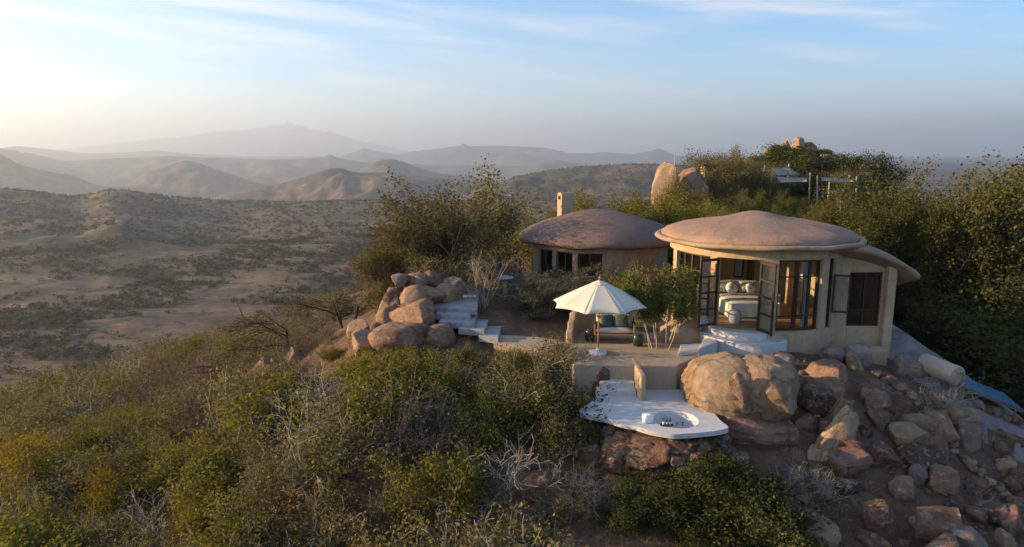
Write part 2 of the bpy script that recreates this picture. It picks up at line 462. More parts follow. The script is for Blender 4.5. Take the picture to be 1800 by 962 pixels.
def _ker(ax, ay, bx, by):
    return np.exp(-((ax[:, None] - bx[None]) ** 2 + (ay[:, None] - by[None]) ** 2) / (2 * SIG * SIG))
_K = _ker(SP_[:, 0], SP_[:, 1], SP_[:, 0], SP_[:, 1]) + 0.06 * np.eye(len(SP_))
_W = np.linalg.solve(_K, SP_[:, 2] - base_near(SP_[:, 0], SP_[:, 1]))
def pyang(py): return np.arctan((481 - np.asarray(py, float)) / 1200.0) - PITCH
RIDGES = [
    (1500, 480, [(-900, 318), (-300, 318), (0, 322), (60, 328), (110, 338), (140, 338), (180, 328), (205, 327), (260, 337), (330, 348), (400, 358), (500, 366), (660, 372), (760, 388), (900, 400), (1400, 400), (2000, 360), (2700, 340)]),
    (2300, 600, [(-900, 400), (700, 400), (800, 350), (900, 312), (960, 300), (1020, 293), (1100, 288), (1180, 289), (1300, 296), (1420, 312), (1540, 322), (1700, 330), (2700, 330)]),
    (3200, 800, [(-900, 345), (0, 385), (250, 372), (360, 345), (420, 330), (500, 318), (545, 306), (572, 296), (590, 293), (605, 296), (625, 303), (660, 302), (700, 305), (760, 312), (850, 318), (1000, 330), (1500, 318), (1600, 305), (1700, 300), (1850, 303), (2700, 300)]),
    (5200, 800, [(-900, 262), (-200, 258), (-60, 262), (0, 268), (20, 281), (60, 293), (120, 301), (170, 320), (210, 322), (262, 296), (285, 292), (312, 284), (325, 280), (340, 283), (365, 291), (410, 305), (450, 320), (520, 335), (600, 303), (640, 297), (655, 285), (678, 279), (705, 281), (730, 293), (770, 305), (900, 318), (1200, 318), (1500, 300), (1800, 294), (2700, 294)]),
    (8200, 1300, [(-900, 255), (-200, 262), (0, 262), (60, 270), (110, 281), (200, 277), (300, 274), (400, 277), (480, 280), (540, 278), (568, 277), (580, 271), (592, 277), (640, 285), (740, 289), (840, 291), (920, 291), (980, 281), (1010, 287), (1100, 291), (1300, 290), (1500, 286), (1800, 284), (2700, 284)]),
    (13000, 1900, [(-900, 250), (-200, 255), (0, 263), (30, 259), (80, 263), (160, 270), (230, 268), (280, 265), (330, 270), (450, 275), (600, 275), (640, 261), (665, 266), (700, 272), (740, 265), (780, 260), (808, 256), (815, 252), (826, 257), (870, 256), (960, 260), (1000, 269), (1040, 270), (1060, 267), (1110, 271), (1145, 265), (1158, 261), (1185, 273), (1250, 278), (1500, 276), (1530, 276), (1550, 270), (1580, 276), (1650, 279), (1700, 279), (1740, 272), (1770, 277), (1850, 278), (2700, 276)]),
    (26000, 3400, [(-900, 270), (0, 268), (100, 265), (250, 250), (350, 240), (430, 231), (470, 226), (490, 223), (498, 220), (505, 218), (511, 213), (516, 219), (523, 221), (530, 219), (546, 226), (562, 229), (580, 234), (640, 249), (700, 263), (780, 271), (900, 276), (1200, 280), (2700, 280)]),
]
def H(x, y):
    x = np.asarray(x, float); y = np.asarray(y, float)
    shp = x.shape; x = x.ravel(); y = y.ravel()
    r = np.hypot(x, y)
    zn = base_near(x, y)
    loc = (r < 70)
    if loc.any():
        zn[loc] += _ker(x[loc], y[loc], SP_[:, 0], SP_[:, 1]) @ _W
    # roughness of the hill
    amp = np.clip((r - 12) / 30, 0.25, 1)
    zn = zn + amp * (0.55 * fbm(x / 9, y / 9, 4)) + 0.06 * fbm(x / 1.3, y / 1.3, 4, 0.6)
    zn = zn + 5.0 * np.exp(-((x - 38) ** 2 + (y - 93) ** 2) / 90.0)
    # valley and plains
    az = np.arctan2(x, y)
    pxa = 900 + 1200 * 1.014 * np.tan(np.clip(az, -1.0, 1.0))
    val = -103 + 9 * fbm(x / 420, y / 420, 5) + np.clip((x - 200) / 1500, 0, 1) * 28
    sm = lambda t: (lambda q: q * q * (3 - 2 * q))(np.clip(t, 0, 1))
    val = val - 185 * sm((r - 1500) / 1600) * sm((R(17) - az) / R(14)) * (1 - 0.6 * sm((r - 8500) / 4000))
    zf = val.copy()
    ok = np.abs(az) < 1.25
    for dist, w, prof in RIDGES:
        P_ = np.array(prof, float)
        pyc = sum(np.interp(pxa + o, P_[:, 0], P_[:, 1]) for o in (-9, -3, 3, 9)) / 4 if dist < 6000 else np.interp(pxa, P_[:, 0], P_[:, 1])
        if dist > 20000: pyc = pyc + 5.0 * fbm(pxa / 26, pxa * 0 + 3.3, 4, 0.6) * np.exp(-((pxa - 500) / 160) ** 2)
        crest = CAM_H + dist * np.tan(pyang(pyc))
        jit = fbm(x / (w * 0.5) + dist, y / (w * 0.5), 5, 0.55)
        rr = (r - dist) / w + 0.25 * jit
        hump = np.exp(-np.abs(rr) ** 1.6)
        relief = (crest - val) * 0.75 * jit * hump * (1 - np.exp(-rr * rr * 5))
        zf = np.maximum(zf, val + (crest - val) * hump + relief) if dist > 0 else zf
    # the hill meets the valley smoothly
    k = 6.0
    z = k * np.logaddexp(zn / k, zf / k)
    z = np.where(r < 90, zn, np.where(r < 200, zn + (z - zn) * (r - 90) / 110, z))
    return z.reshape(shp)
# height table of the near hill, so that single look-ups are cheap
_GX0, _GY0, _GS = -95.0, 3.0, 0.2
_gx = _GX0 + _GS * np.arange(850); _gy = _GY0 + _GS * np.arange(600)
_GT = np.stack([H(_gx, np.full(850, yy)) for yy in _gy], 0)
def hgrid(x, y):
    fx = (np.asarray(x, float) - _GX0) / _GS; fy = (np.asarray(y, float) - _GY0) / _GS
    ix = np.clip(np.floor(fx).astype(int), 0, 848); iy = np.clip(np.floor(fy).astype(int), 0, 598)
    tx, ty = np.clip(fx - ix, 0, 1), np.clip(fy - iy, 0, 1)
    return (_GT[iy, ix] * (1 - tx) + _GT[iy, ix + 1] * tx) * (1 - ty) + (_GT[iy + 1, ix] * (1 - tx) + _GT[iy + 1, ix + 1] * tx) * ty
def hz(x, y):
    if -95 < x < 74 and 3 < y < 122: return float(hgrid(x, y))
    return float(H(np.array([x]), np.array([y]))[0])

_T = np.concatenate([np.arange(8, 60, 0.05), np.arange(60, 130, 0.25)])
def hit(px, py):
    """where the line of sight through that spot of the photograph meets the ground"""
    u, v = (px - 900) / 1200.0, (481 - py) / 1200.0
    X, Y, Z = u * _T, (CP + v * SP) * _T, CAM_H + (v * CP - SP) * _T
    k = np.nonzero((Z < hgrid(X, Y)) & (X > -95) & (X < 74) & (Y < 122))[0]
    if not len(k): return None
    k = k[0]
    return Vector((X[k], Y[k], Z[k]))
rings = [0.0] + list(np.arange(2, 9, 1.0)) + list(np.arange(9, 12.5, 0.3)) + list(np.arange(12.5, 34, 0.13))
r_ = rings[-1]
while r_ < 34000:
    r_ *= 1.0155; rings.append(r_)
rings = np.array(rings[1:])
angs = np.concatenate([np.arange(-43, 43, 0.19), np.arange(43, 317, 2.6)])
angs = np.radians(angs)
AA, RR = np.meshgrid(angs, rings)
GX, GY = RR * np.sin(AA), RR * np.cos(AA)
GZ = H(GX, GY)
nr, na = GX.shape
V = np.stack([GX, GY, GZ], -1).reshape(-1, 3)
V = np.vstack([V, [[0, 0, hz(0.0, 0.01)]]])
i0 = (np.arange(nr - 1)[:, None] * na + np.arange(na)[None]).ravel()
j1 = (np.arange(nr - 1)[:, None] * na + (np.arange(na)[None] + 1) % na).ravel()
Fq = np.stack([i0, i0 + na, j1 + na, j1], -1)
me = np_mesh('ground', V, Fq)
ground = link_mesh('ground', me, MATS['ground'], smooth=True)
tag(ground, kind='structure')

# ------------------------------------------------------------------ haze
ztop = float(GZ.max()) + 60
zbot = float(GZ.min()) - 5
bm = bmesh.new()
bmesh.ops.create_cube(bm, size=1.0, matrix=Matrix.Translation((0, 0, (ztop + zbot) / 2)) @ Matrix.Diagonal((70000, 70000, ztop - zbot, 1)))
hm, hn, hl = nt('haze')
ho = hn.new('ShaderNodeOutputMaterial'); hv = hn.new('ShaderNodeVolumePrincipled')
hv.inputs['Density'].default_value = 0.000112
hv.inputs['Color'].default_value = (0.72, 0.87, 1.0, 1)
hv.inputs['Anisotropy'].default_value = 0.38
hl.new(hv.outputs[0], ho.inputs['Volume'])
haze = bm_obj('haze', bm, hm)
tag(haze, kind='stuff')
# ------------------------------------------------------------------ generators: rocks
_ico = {}
def ico(sub):
    if sub not in _ico:
        bm = bmesh.new(); bmesh.ops.create_icosphere(bm, subdivisions=sub, radius=1.0)
        bm.verts.ensure_lookup_table()
        v = np.array([x.co[:] for x in bm.verts]); f = np.array([[w.index for w in q.verts] for q in bm.faces]); bm.free()
        _ico[sub] = (v, f)
    return _ico[sub]
def n3(v, s, off):
    """cheap 3-d noise from three plane noises"""
    x, y, z = v[:, 0] * s + off, v[:, 1] * s - off * 0.7, v[:, 2] * s + off * 0.3
    return (fbm(x, y + 3.1 * z, 4, 0.55) + fbm(y + 11, z + 2.3 * x, 4, 0.55) + fbm(z - 7, x + 2.7 * y, 4, 0.55)) / 2.0
def rock_mesh(seed, dims, sub=4, cuts=7, rough=0.10, boxy=0.35, sharp=False):
    rs = np.random.RandomState(seed)
    v, f = ico(sub); v = v.copy()
    # pull towards a box, then slice flat faces off
    inf = np.abs(v).max(1)[:, None]
    v = v * (1 - boxy) + (v / inf) * boxy * 0.86
    for _ in range(cuts):
        n = rs.normal(size=3); n[2] *= 0.8; n /= np.linalg.norm(n)
        d = rs.uniform(0.50, 0.86) if sharp else rs.uniform(0.60, 0.92)
        ex = v @ n - d
        v = v - np.outer(np.where(ex > 0, ex * (rs.uniform(0.96, 1.0) if sharp else rs.uniform(0.75, 0.98)), 0), n)
    r = n3(v, 1.1, seed * 1.37) * rough * 1.6 + n3(v, 3.4, seed * 2.1) * rough * 0.55
    v = v * (1 + r)[:, None]
    mn, mx = v.min(0), v.max(0)
    v = (v - (mn + mx) / 2) / (mx - mn)
    v[:, 2] += 0.5
    v = v * np.array(dims)
    return np_mesh('rock', v, f)
def rock(name, base, dims, seed, mat='rock', rot=(0, 0, 0), sub=4, cuts=7, rough=0.10, boxy=0.35, parent=None, label=None, group=None, smooth=True, cat='rock', sharp=False):
    me = rock_mesh(seed, dims, sub, cuts, rough, boxy, sharp)
    o = link_mesh(name, me, MATS[mat], parent, smooth)
    o.location = base; o.rotation_euler = rot
    if label: tag(o, label, cat, group)
    return o
def rock_px(name, x0, y0, x1, y1, Y, seed, mat='rock', depth=0.8, sink=0.12, label=None, group=None, snap=False, **k):
    """a boulder whose surveyed outline fills that part of the photograph at distance Y"""
    if Y is None or snap:
        g = hit((x0 + x1) / 2, y1 - 0.12 * (y1 - y0))
        if g is not None: Y = g.y
    a, c = at(x0, (y0 + y1) / 2, Y), at(x1, (y0 + y1) / 2, Y)
    w = (c - a).length
    zt, zb = at((x0 + x1) / 2, y0, Y + 0.25 * w * depth).z, at((x0 + x1) / 2, y1, Y - 0.3 * w * depth).z
    h = max(0.12, (zt - zb))
    m = (a + c) / 2
    return rock(name, (m.x, Y, zb - sink * h), (w, w * depth, h * (1 + sink)), seed, mat, label=label, group=group, **k)

# ------------------------------------------------------------------ generators: plants
class Plant:
    def __init__(s, seed):
        s.rs = random.Random(seed); s.nr = np.random.RandomState(seed)
        s.seg = []; s.tips = []
    def branch(s, p, d, L, r, level, P):
        """grow one branch in short pieces, then its children"""
        n = P['pieces'][level]
        q = p.copy(); dd = d.normalized()
        kids = P['kids'][level] if level < len(P['kids']) else 0
        pts = [q.copy()]
        for i in range(n):
            w = P['wobble'][level]
            dd = (dd + Vector((s.rs.gauss(0, w), s.rs.gauss(0, w), s.rs.gauss(0, w) + P['lift'][level]))).normalized()
            q2 = q + dd * (L / n)
            r2 = r * (1 - (i + 1) / n * (1 - P['taper']))
            s.seg.append((q.copy(), q2.copy(), r * (1 - i / n * (1 - P['taper'])), r2))
            q = q2; pts.append(q.copy())
        if level >= len(P['kids']):
            k = max(1, int(P.get('tipn', 2)))
            for i in range(k):
                t = 0.35 + 0.65 * (i + 1) / k
                j = min(n - 1, int(t * n - 1e-6)); s.tips.append(pts[j] + (pts[j + 1] - pts[j]) * (t * n - j))
            return
        for i in range(kids):
            t = P['from'][level] + (1 - P['from'][level]) * (i + s.rs.random()) / kids
            j = min(n - 1, int(t * n)); bp = pts[j] + (pts[j + 1] - pts[j]) * (t * n - j)
            ang = s.rs.uniform(*P['angle'][level]); az = s.rs.uniform(0, 2 * math.pi)
            ax = dd.cross(Vector((0, 0, 1)));  ax = ax if ax.length > 1e-3 else Vector((1, 0, 0))
            nd = Matrix.Rotation(az, 3, dd) @ (Matrix.Rotation(ang, 3, ax.normalized()) @ dd)
            nd.z = nd.z * P.get('zsq', 1.0)
            s.branch(bp, nd, L * s.rs.uniform(*P['len'][level]), r * (1 - t * (1 - P['taper'])) * P['rk'], level + 1, P)
    def wood_mesh(s, name, sides=4, rmin=0.004):
        n = len(s.seg)
        A = np.array([x[0][:] for x in s.seg]); B = np.array([x[1][:] for x in s.seg])
        ra = np.maximum(rmin, np.array([x[2] for x in s.seg])); rb = np.maximum(rmin, np.array([x[3] for x in s.seg]))
        d = B - A; d /= np.maximum(1e-9, np.linalg.norm(d, axis=1))[:, None]
        up = np.where(np.abs(d[:, 2:3]) > 0.9, np.array([[1.0, 0, 0]]), np.array([[0, 0, 1.0]]))
        e1 = np.cross(d, up); e1 /= np.linalg.norm(e1, axis=1)[:, None]; e2 = np.cross(d, e1)
        V, Fq = [], []
        for k in range(sides):
            c, sn = math.cos(2 * math.pi * k / sides), math.sin(2 * math.pi * k / sides)
            V.append(A + (e1 * c + e2 * sn) * ra[:, None]); V.append(B + (e1 * c + e2 * sn) * rb[:, None])
        V = np.stack(V, 1)      # n, 2*sides, 3
        base = np.arange(n)[:, None] * 2 * sides
        for k in range(sides):
            k2 = (k + 1) % sides
            Fq.append(np.concatenate([base + 2 * k, base + 2 * k2, base + 2 * k2 + 1, base + 2 * k + 1], 1))
        return np_mesh(name, V.reshape(-1, 3), np.stack(Fq, 1).reshape(-1, 4))
    def leaf_mesh(s, name, per, spread, size, flat=0.0, squash=1.0):
        T = np.array([t[:] for t in s.tips]); n = len(T) * per
        C = np.repeat(T, per, 0) + s.nr.normal(size=(n, 3)) * np.array([spread, spread, spread * squash])
        return leaves(name, s.nr, C, size, flat, np.repeat(s.nr.rand(len(T)), per))
def leaves(name, nr, C, size, flat=0.0, tone=None):
    n = len(C)
    d = nr.normal(size=(n, 3)); d[:, 2] *= 0.7; d /= np.linalg.norm(d, axis=1)[:, None]
    nn = nr.normal(size=(n, 3)); nn[:, 2] = np.abs(nn[:, 2]) + flat
    sd = np.cross(d, nn); sd /= np.maximum(1e-6, np.linalg.norm(sd, axis=1))[:, None]
    sz = size * nr.uniform(0.6, 1.35, n)[:, None]
    up = np.cross(sd, d)
    V = np.stack([C - d * sz * 0.5, C + sd * sz * 0.30 + up * sz * 0.06, C + d * sz * 0.5, C - sd * sz * 0.30 + up * sz * 0.06], 1).reshape(-1, 3)
    Fq = np.arange(n * 4).reshape(n, 4)
    lv = nr.rand(n) * 0.6 + (tone if tone is not None else nr.rand(n)) * 0.4
    return np_mesh(name, V, Fq, {'lv': lv})
def build_plant(name, seed, P, leafmat, barkmat, parts=('foliage', 'stems')):
    pl = Plant(seed)
    for i in range(P['stems']):
        a = 2 * math.pi * (i + pl.rs.random() * 0.8) / P['stems']
        tilt = pl.rs.uniform(*P['tilt'])
        d = Vector((math.sin(tilt) * math.cos(a), math.sin(tilt) * math.sin(a), math.cos(tilt)))
        o = Vector((math.cos(a), math.sin(a), 0)) * P.get('foot', 0.06)
        pl.branch(o - Vector((0, 0, P.get('bury', 0.25))), d, P['L'] * pl.rs.uniform(0.8, 1.15), P['r'], 0, P)
    root = empty(name)
    if P['per'] > 0:
        link_mesh(parts[0], pl.leaf_mesh(parts[0], P['per'], P['spread'], P['leaf'], P.get('flat', 0.0), P.get('squash', 1.0)), MATS[leafmat], root)
    link_mesh(parts[1], pl.wood_mesh(parts[1], rmin=P.get('rmin', 0.004)), MATS[barkmat], root)
    return root
PROTOS = []
def place(proto, x, y, s=1.0, rz=None, z=None, label=None, cat=None, group=None, tilt=(0, 0), sz=None):
    """the first use moves the built plant itself, later ones copy it with its parts"""
    if proto in PROTOS: o = copy_tree(proto)
    else: PROTOS.append(proto); o = proto
    o.location = (x, y, hz(x, y) if z is None else z)
    o.rotation_euler = (tilt[0], tilt[1], RND.uniform(0, 6.283) if rz is None else rz)
    o.scale = (s, s, s if sz is None else sz)
    tag(o, label, cat, group)
    return o
RND = random.Random(11)

# ------------------------------------------------------------------ generators: solids
def prism(bm, pts, z0, z1):
    """vertical prism over a plan outline; z0/z1 may be lists"""
    n = len(pts)
    a = [bm.verts.new((p[0], p[1], z0 if not isinstance(z0, (list, tuple)) else z0[i])) for i, p in enumerate(pts)]
    c = [bm.verts.new((p[0], p[1], z1 if not isinstance(z1, (list, tuple)) else z1[i])) for i, p in enumerate(pts)]
    fs = [bm.faces.new(a[::-1]), bm.faces.new(c)]
    for i in range(n):
        fs.append(bm.faces.new((a[i], a[(i + 1) % n], c[(i + 1) % n], c[i])))
    bmesh.ops.recalc_face_normals(bm, faces=fs)
    return fs
def box(bm, c, s, rot=None):
    m = Matrix.Translation(c) @ ((rot.to_4x4() if rot is not None else Matrix.Identity(4)) @ Matrix.Diagonal((s[0], s[1], s[2], 1)))
    return bmesh.ops.create_cube(bm, size=1.0, matrix=m)['verts']
def bar(bm, p, q, r0, r1=None, n=8):
    p, q = Vector(p), Vector(q); r1 = r0 if r1 is None else r1
    d = (q - p); L = d.length
    m = Matrix.Translation((p + q) / 2) @ d.to_track_quat('Z', 'Y').to_matrix().to_4x4()
    return bmesh.ops.create_cone(bm, cap_ends=True, segments=n, radius1=r0, radius2=r1, depth=L, matrix=m)['verts']
def sqbar(bm, p, q, w, t=None):
    p, q = Vector(p), Vector(q); d = q - p
    m = d.to_track_quat('Z', 'Y').to_matrix()
    return box(bm, (p + q) / 2, (w, t or w, d.length), m)
def lathe(bm, prof, n=48, cx=0, cy=0, close=False, wob=None):
    rows = []
    for k, (r, z) in enumerate(prof):
        if r < 1e-5: rows.append([bm.verts.new((cx, cy, z))]); continue
        row = []
        for i in range(n):
            a = 2 * math.pi * i / n
            dr, dz = wob(a, r, z) if wob else (0, 0)
            row.append(bm.verts.new((cx + (r + dr) * math.cos(a), cy + (r + dr) * math.sin(a), z + dz)))
        rows.append(row)
    pairs = list(zip(rows, rows[1:])) + ([(rows[-1], rows[0])] if close else [])
    for A, B in pairs:
        for i in range(n):
            j = (i + 1) % n
            a0, a1 = (A[0], A[0]) if len(A) == 1 else (A[i], A[j])
            b0, b1 = (B[0], B[0]) if len(B) == 1 else (B[i], B[j])
            vs = []
            for w in (a0, a1, b1, b0):
                if w not in vs: vs.append(w)
            if len(vs) > 2: bm.faces.new(vs)
    bmesh.ops.recalc_face_normals(bm, faces=bm.faces)
def bevel(bm, w, seg=2):
    es = [e for e in bm.edges if len(e.link_faces) == 2 and e.calc_face_angle(0) > 0.5]
    bmesh.ops.bevel(bm, geom=es, offset=w, segments=seg, profile=0.5, affect='EDGES', clamp_overlap=True)
def soft_box(bm, c, s, bulge=0.12, n=6, rot=None, seed=0):
    """a cushion: a box with its faces blown out and corners drawn in"""
    v0 = len(bm.verts)
    t = bmesh.new(); bmesh.ops.create_cube(t, size=2.0)
    bmesh.ops.subdivide_edges(t, edges=t.edges[:], cuts=n, use_grid_fill=True)
    vm = {}
    for v in t.verts:
        x, y, z = v.co
        k = (1 - x * x) * (1 - y * y)
        e = lambda q, a, c_: q * (1 - 0.10 * (a ** 4) * (c_ ** 4))
        px, py = e(x, y, z), e(y, x, z)
        pz = z * ((1 - bulge) * (1 - 0.45 * (max(abs(x), abs(y)) ** 6)) + bulge * 1.6 * k)
        w = Vector((px * s[0] / 2, py * s[1] / 2, pz * s[2] / 2))
        w += Vector((0, 0, 1)) * 0.03 * s[2] * mnoise.noise(w * 6 + Vector((seed, 0, 0)))
        if rot is not None: w = rot @ w
        vm[v] = bm.verts.new(w + Vector(c))
    for f in t.faces: bm.faces.new([vm[v] for v in f.verts])
    t.free()
# ------------------------------------------------------------------ the round pavilion
PX, PY = 8.8, 24.5
def pol(phi, r): return (r * math.sin(R(phi)), -r * math.cos(R(phi)))
def arc_block(bm, f0, f1, r0, r1, z0, z1, step=3.0):
    n = max(1, int(round((f1 - f0) / step)))
    rows = []
    for i in range(n + 1):
        f = f0 + (f1 - f0) * i / n
        xi, yi = pol(f, r0); xo, yo = pol(f, r1)
        rows.append([bm.verts.new((xi, yi, z0)), bm.verts.new((xo, yo, z0)), bm.verts.new((xo, yo, z1)), bm.verts.new((xi, yi, z1))])
    fs = []
    for A, B in zip(rows, rows[1:]):
        for k in range(4):
            fs.append(bm.faces.new((A[k], A[(k + 1) % 4], B[(k + 1) % 4], B[k])))
    fs.append(bm.faces.new(rows[0])); fs.append(bm.faces.new(rows[-1][::-1]))
    bmesh.ops.recalc_face_normals(bm, faces=fs)
def hand(bm, amp=0.012, s=1.6):
    """hand-built unevenness"""
    for v in bm.verts:
        v.co += Vector((mnoise.noise(v.co * s), mnoise.noise(v.co * s + Vector((9, 0, 0))), mnoise.noise(v.co * s + Vector((0, 7, 0))))) * amp
pav = empty('round_pavilion', (PX, PY, 0))
tag(pav, 'round ochre plaster pavilion with domed red-brown roof and open glass doors', 'pavilion')
FZ = 0.5
bm = bmesh.new()
arc_block(bm, -180, 179.99, 2.72, 3.0, -0.9, FZ, 4)
arc_block(bm, -180, 179.99, 2.723, 2.997, 2.84, 3.2, 4)
for f0, f1 in [(-180, -128), (-86, -80), (-47, -42), (-15.5, -5), (25, 31), (38.5, 168), (176, 180)]:
    arc_block(bm, f0, f1, 2.725, 2.995, FZ - 0.003, 2.843)
arc_block(bm, 168, 176, 2.725, 2.995, FZ - 0.003, 1.25)
hand(bm)
bm_obj('wall', bm, MATS['plaster'], pav)
bm = bmesh.new(); lathe(bm, [(0, FZ - 0.02), (2.73, FZ - 0.02), (2.73, FZ - 0.12)], 48)
bm_obj('floor', bm, MATS['floor_wood'], pav)
def wob(a, r, z):
    v = Vector((r * math.cos(a), r * math.sin(a), z))
    return 0.05 * mnoise.noise(v * 0.9) * min(1, r), 0.06 * mnoise.noise(v * 0.8 + Vector((4, 0, 0)))
bm = bmesh.new()
lathe(bm, [(0, 3.16), (2.9, 3.16), (3.34, 3.30), (3.33, 3.40), (3.18, 3.52), (2.85, 3.64), (2.35, 3.755), (1.75, 3.86), (1.2, 3.955), (0.8, 4.05), (0.48, 4.125), (0.22, 4.165), (0, 4.175)], 96, wob=wob)
roof = bm_obj('roof', bm, MATS['roof'], pav, True)
bm = bmesh.new()
prof = []
for i in range(14):
    a = 2 * math.pi * i / 14
    prof.append((3.43 + 0.13 * math.cos(a), 3.255 + 0.085 * math.sin(a)))
lathe(bm, prof, 96, close=True, wob=wob)
bm_obj('roof_rim', bm, MATS['rim'], roof, True)

# glazing
def up_bar(name, phi, r, z0, z1, w, parent, t=0.06):
    bm = bmesh.new(); x, y = pol(phi, r)
    m = Matrix.Rotation(R(phi), 3, 'Z')
    box(bm, (x, y, (z0 + z1) / 2), (w, t, z1 - z0), m)
    return bm_obj(name, bm, MATS['dark_wood'], parent)
def glazing(f0, f1, mull, rails, z0, z1, r=2.86, widths=None, parent=pav):
    fs = [f0] + mull + [f1]
    win = None
    bm = bmesh.new()
    arc_block(bm, f0, f1, r - 0.035, r + 0.035, z0, z0 + 0.06)
    win = bm_obj('window', bm, MATS['dark_wood'], parent)
    bm = bmesh.new(); arc_block(bm, f0, f1, r - 0.035, r + 0.035, z1 - 0.06, z1); bm_obj('head_rail', bm, MATS['dark_wood'], win)
    for i, f in enumerate(fs):
        w = (widths or {}).get(i, 0.06)
        up_bar('mullion', f + (0.6 if i == 0 else -0.6 if i == len(fs) - 1 else 0), r, z0 + 0.05, z1 - 0.05, w, win)
    for zr in rails:
        for a, c in zip(fs, fs[1:]):
            bm = bmesh.new(); arc_block(bm, a + 0.8, c - 0.8, r - 0.02, r + 0.02, zr - 0.02, zr + 0.02)
            bm_obj('glazing_bar', bm, MATS['dark_wood'], win)
    zs = [z0 + 0.05] + rails + [z1 - 0.05]
    for a, c in zip(fs, fs[1:]):
        for za, zb in zip(zs, zs[1:]):
            bm = bmesh.new()
            (xa, ya), (xc, yc) = pol(a + 0.5, r), pol(c - 0.5, r)
            bm.faces.new([bm.verts.new(q) for q in ((xa, ya, za), (xc, yc, za), (xc, yc, zb), (xa, ya, zb))])
            bm_obj('pane', bm, MATS['glass'], win)
    return win
glazing(-128, -86, [-117, -107, -96], [1.0, 2.25], FZ, 2.84)
glazing(-80, -47, [-72, -64, -56], [1.0, 2.25], FZ, 2.84)
glazing(-5, 25, [7.5, 17], [0.98, 2.28], FZ, 2.84, widths={1: 0.13, 2: 0.10, 3: 0.10})
glazing(31, 38.5, [], [0.98, 2.28], FZ, 2.84, widths={0: 0.10, 1: 0.10})
glazing(168, 176, [], [], 1.25, 2.84)
def leaf(name, p, ang, w, z0, z1, rows, fw=0.075, parent=pav, handle=True):
    """a framed glass leaf from hinge p towards compass ang (0 = towards the camera side -Y, + = +X)"""
    d = Vector((math.sin(R(ang)), -math.cos(R(ang)), 0)); h = Vector((p[0], p[1], 0))
    bm = bmesh.new()
    m = Matrix.Rotation(R(ang), 3, 'Z') @ Matrix.Rotation(R(-90), 3, 'Z')
    for t in (fw / 2, w - fw / 2): box(bm, h + d * t + Vector((0, 0, (z0 + z1) / 2)), (fw, 0.045, z1 - z0), m)
    zs = [z0 + fw * 0.8 + (z1 - z0 - fw * 1.6) * i / rows for i in range(rows + 1)]
    for i, zr in enumerate(zs):
        hh = fw * 1.2 if i in (0, rows) else fw * 0.75
        box(bm, h + d * (w / 2) + Vector((0, 0, zr)), (w - 2 * fw + 0.004, 0.040, hh), m)
    o = bm_obj(name, bm, MATS['dark_wood'], parent)
    for za, zb in zip(zs, zs[1:]):
        bm = bmesh.new(); a, c = h + d * fw, h + d * (w - fw)
        bm.faces.new([bm.verts.new(q) for q in ((a.x, a.y, za), (c.x, c.y, za), (c.x, c.y, zb), (a.x, a.y, zb))])
        bm_obj('pane', bm, MATS['glass'], o)
    if handle:
        bm = bmesh.new(); q = h + d * (w - fw / 2) + Vector((0, 0, (z0 + z1) / 2))
        sd_ = Vector((d.y, -d.x, 0)); bar(bm, q + sd_ * 0.02, q + sd_ * 0.07, 0.012); bar(bm, q + sd_ * 0.07, q + sd_ * 0.07 - d * 0.11, 0.010)
        bm_obj('handle', bm, MATS['metal'], o)
    return o
leaf('door', pol(-41.5, 2.96), -62, 0.80, FZ + 0.02, 2.82, 4)
leaf('door', pol(-15.7, 2.96), 14, 0.80, FZ + 0.02, 2.82, 4)
leaf('casement', pol(38.0, 2.96), 74, 0.52, 0.98, 2.28, 1, 0.05)
leaf('casement', pol(7.6, 2.93), 8, 0.34, 0.98, 2.26, 1, 0.045)
# door to the bathroom inside
bm = bmesh.new(); arc_block(bm, 160, 166, 2.66, 2.72, FZ, 2.75)
bm_obj('inner_door', bm, MATS['door_wood'], pav)
# wing with the bathroom window
wing = bmesh.new()
WY = -1.95          # local y of its face
def wl_(x0, x1, z0, z1): box(wing, ((x0 + x1) / 2, WY + 0.12, (z0 + z1) / 2), (x1 - x0, 0.24, z1 - z0))
wl_(1.75, 2.54, -0.9, 2.98); wl_(3.65, 3.98, -0.9, 2.75)
wl_(2.54, 3.65, -0.9, 0.42); wl_(2.54, 3.65, 2.28, 2.90)
box(wing, (3.86, WY + 1.7, 0.7), (0.24, 3.1, 3.2))
box(wing, (2.9, WY + 3.3, 0.8), (2.2, 0.2, 3.3))
hand(wing, 0.008)
wing_o = bm_obj('wing_wall', wing, MATS['plaster'], pav)
bm = bmesh.new(); box(bm, (3.85, WY - 0.10, 0.85), (0.30, 0.30, 3.3)); bevel(bm, 0.03); hand(bm)
bm_obj('pier', bm, MATS['plaster'], pav)
bm = bmesh.new()
for x in (2.57, 3.10, 3.62): box(bm, (x, WY + 0.08, 1.35), (0.06, 0.06, 1.86))
for z in (0.45, 0.98, 2.25): box(bm, (3.095, WY + 0.085, z), (1.05, 0.05, 0.05))
w_o = bm_obj('window', bm, MATS['dark_wood'], wing_o)
for xa, xb in ((2.6, 3.07), (3.13, 3.59)):
    for za, zb in ((0.47, 0.96), (1.0, 2.23)):
        bm = bmesh.new(); bm.faces.new([bm.verts.new(q) for q in ((xa, WY + 0.08, za), (xb, WY + 0.08, za), (xb, WY + 0.08, zb), (xa, WY + 0.08, zb))])
        bm_obj('pane', bm, MATS['glass'], w_o)
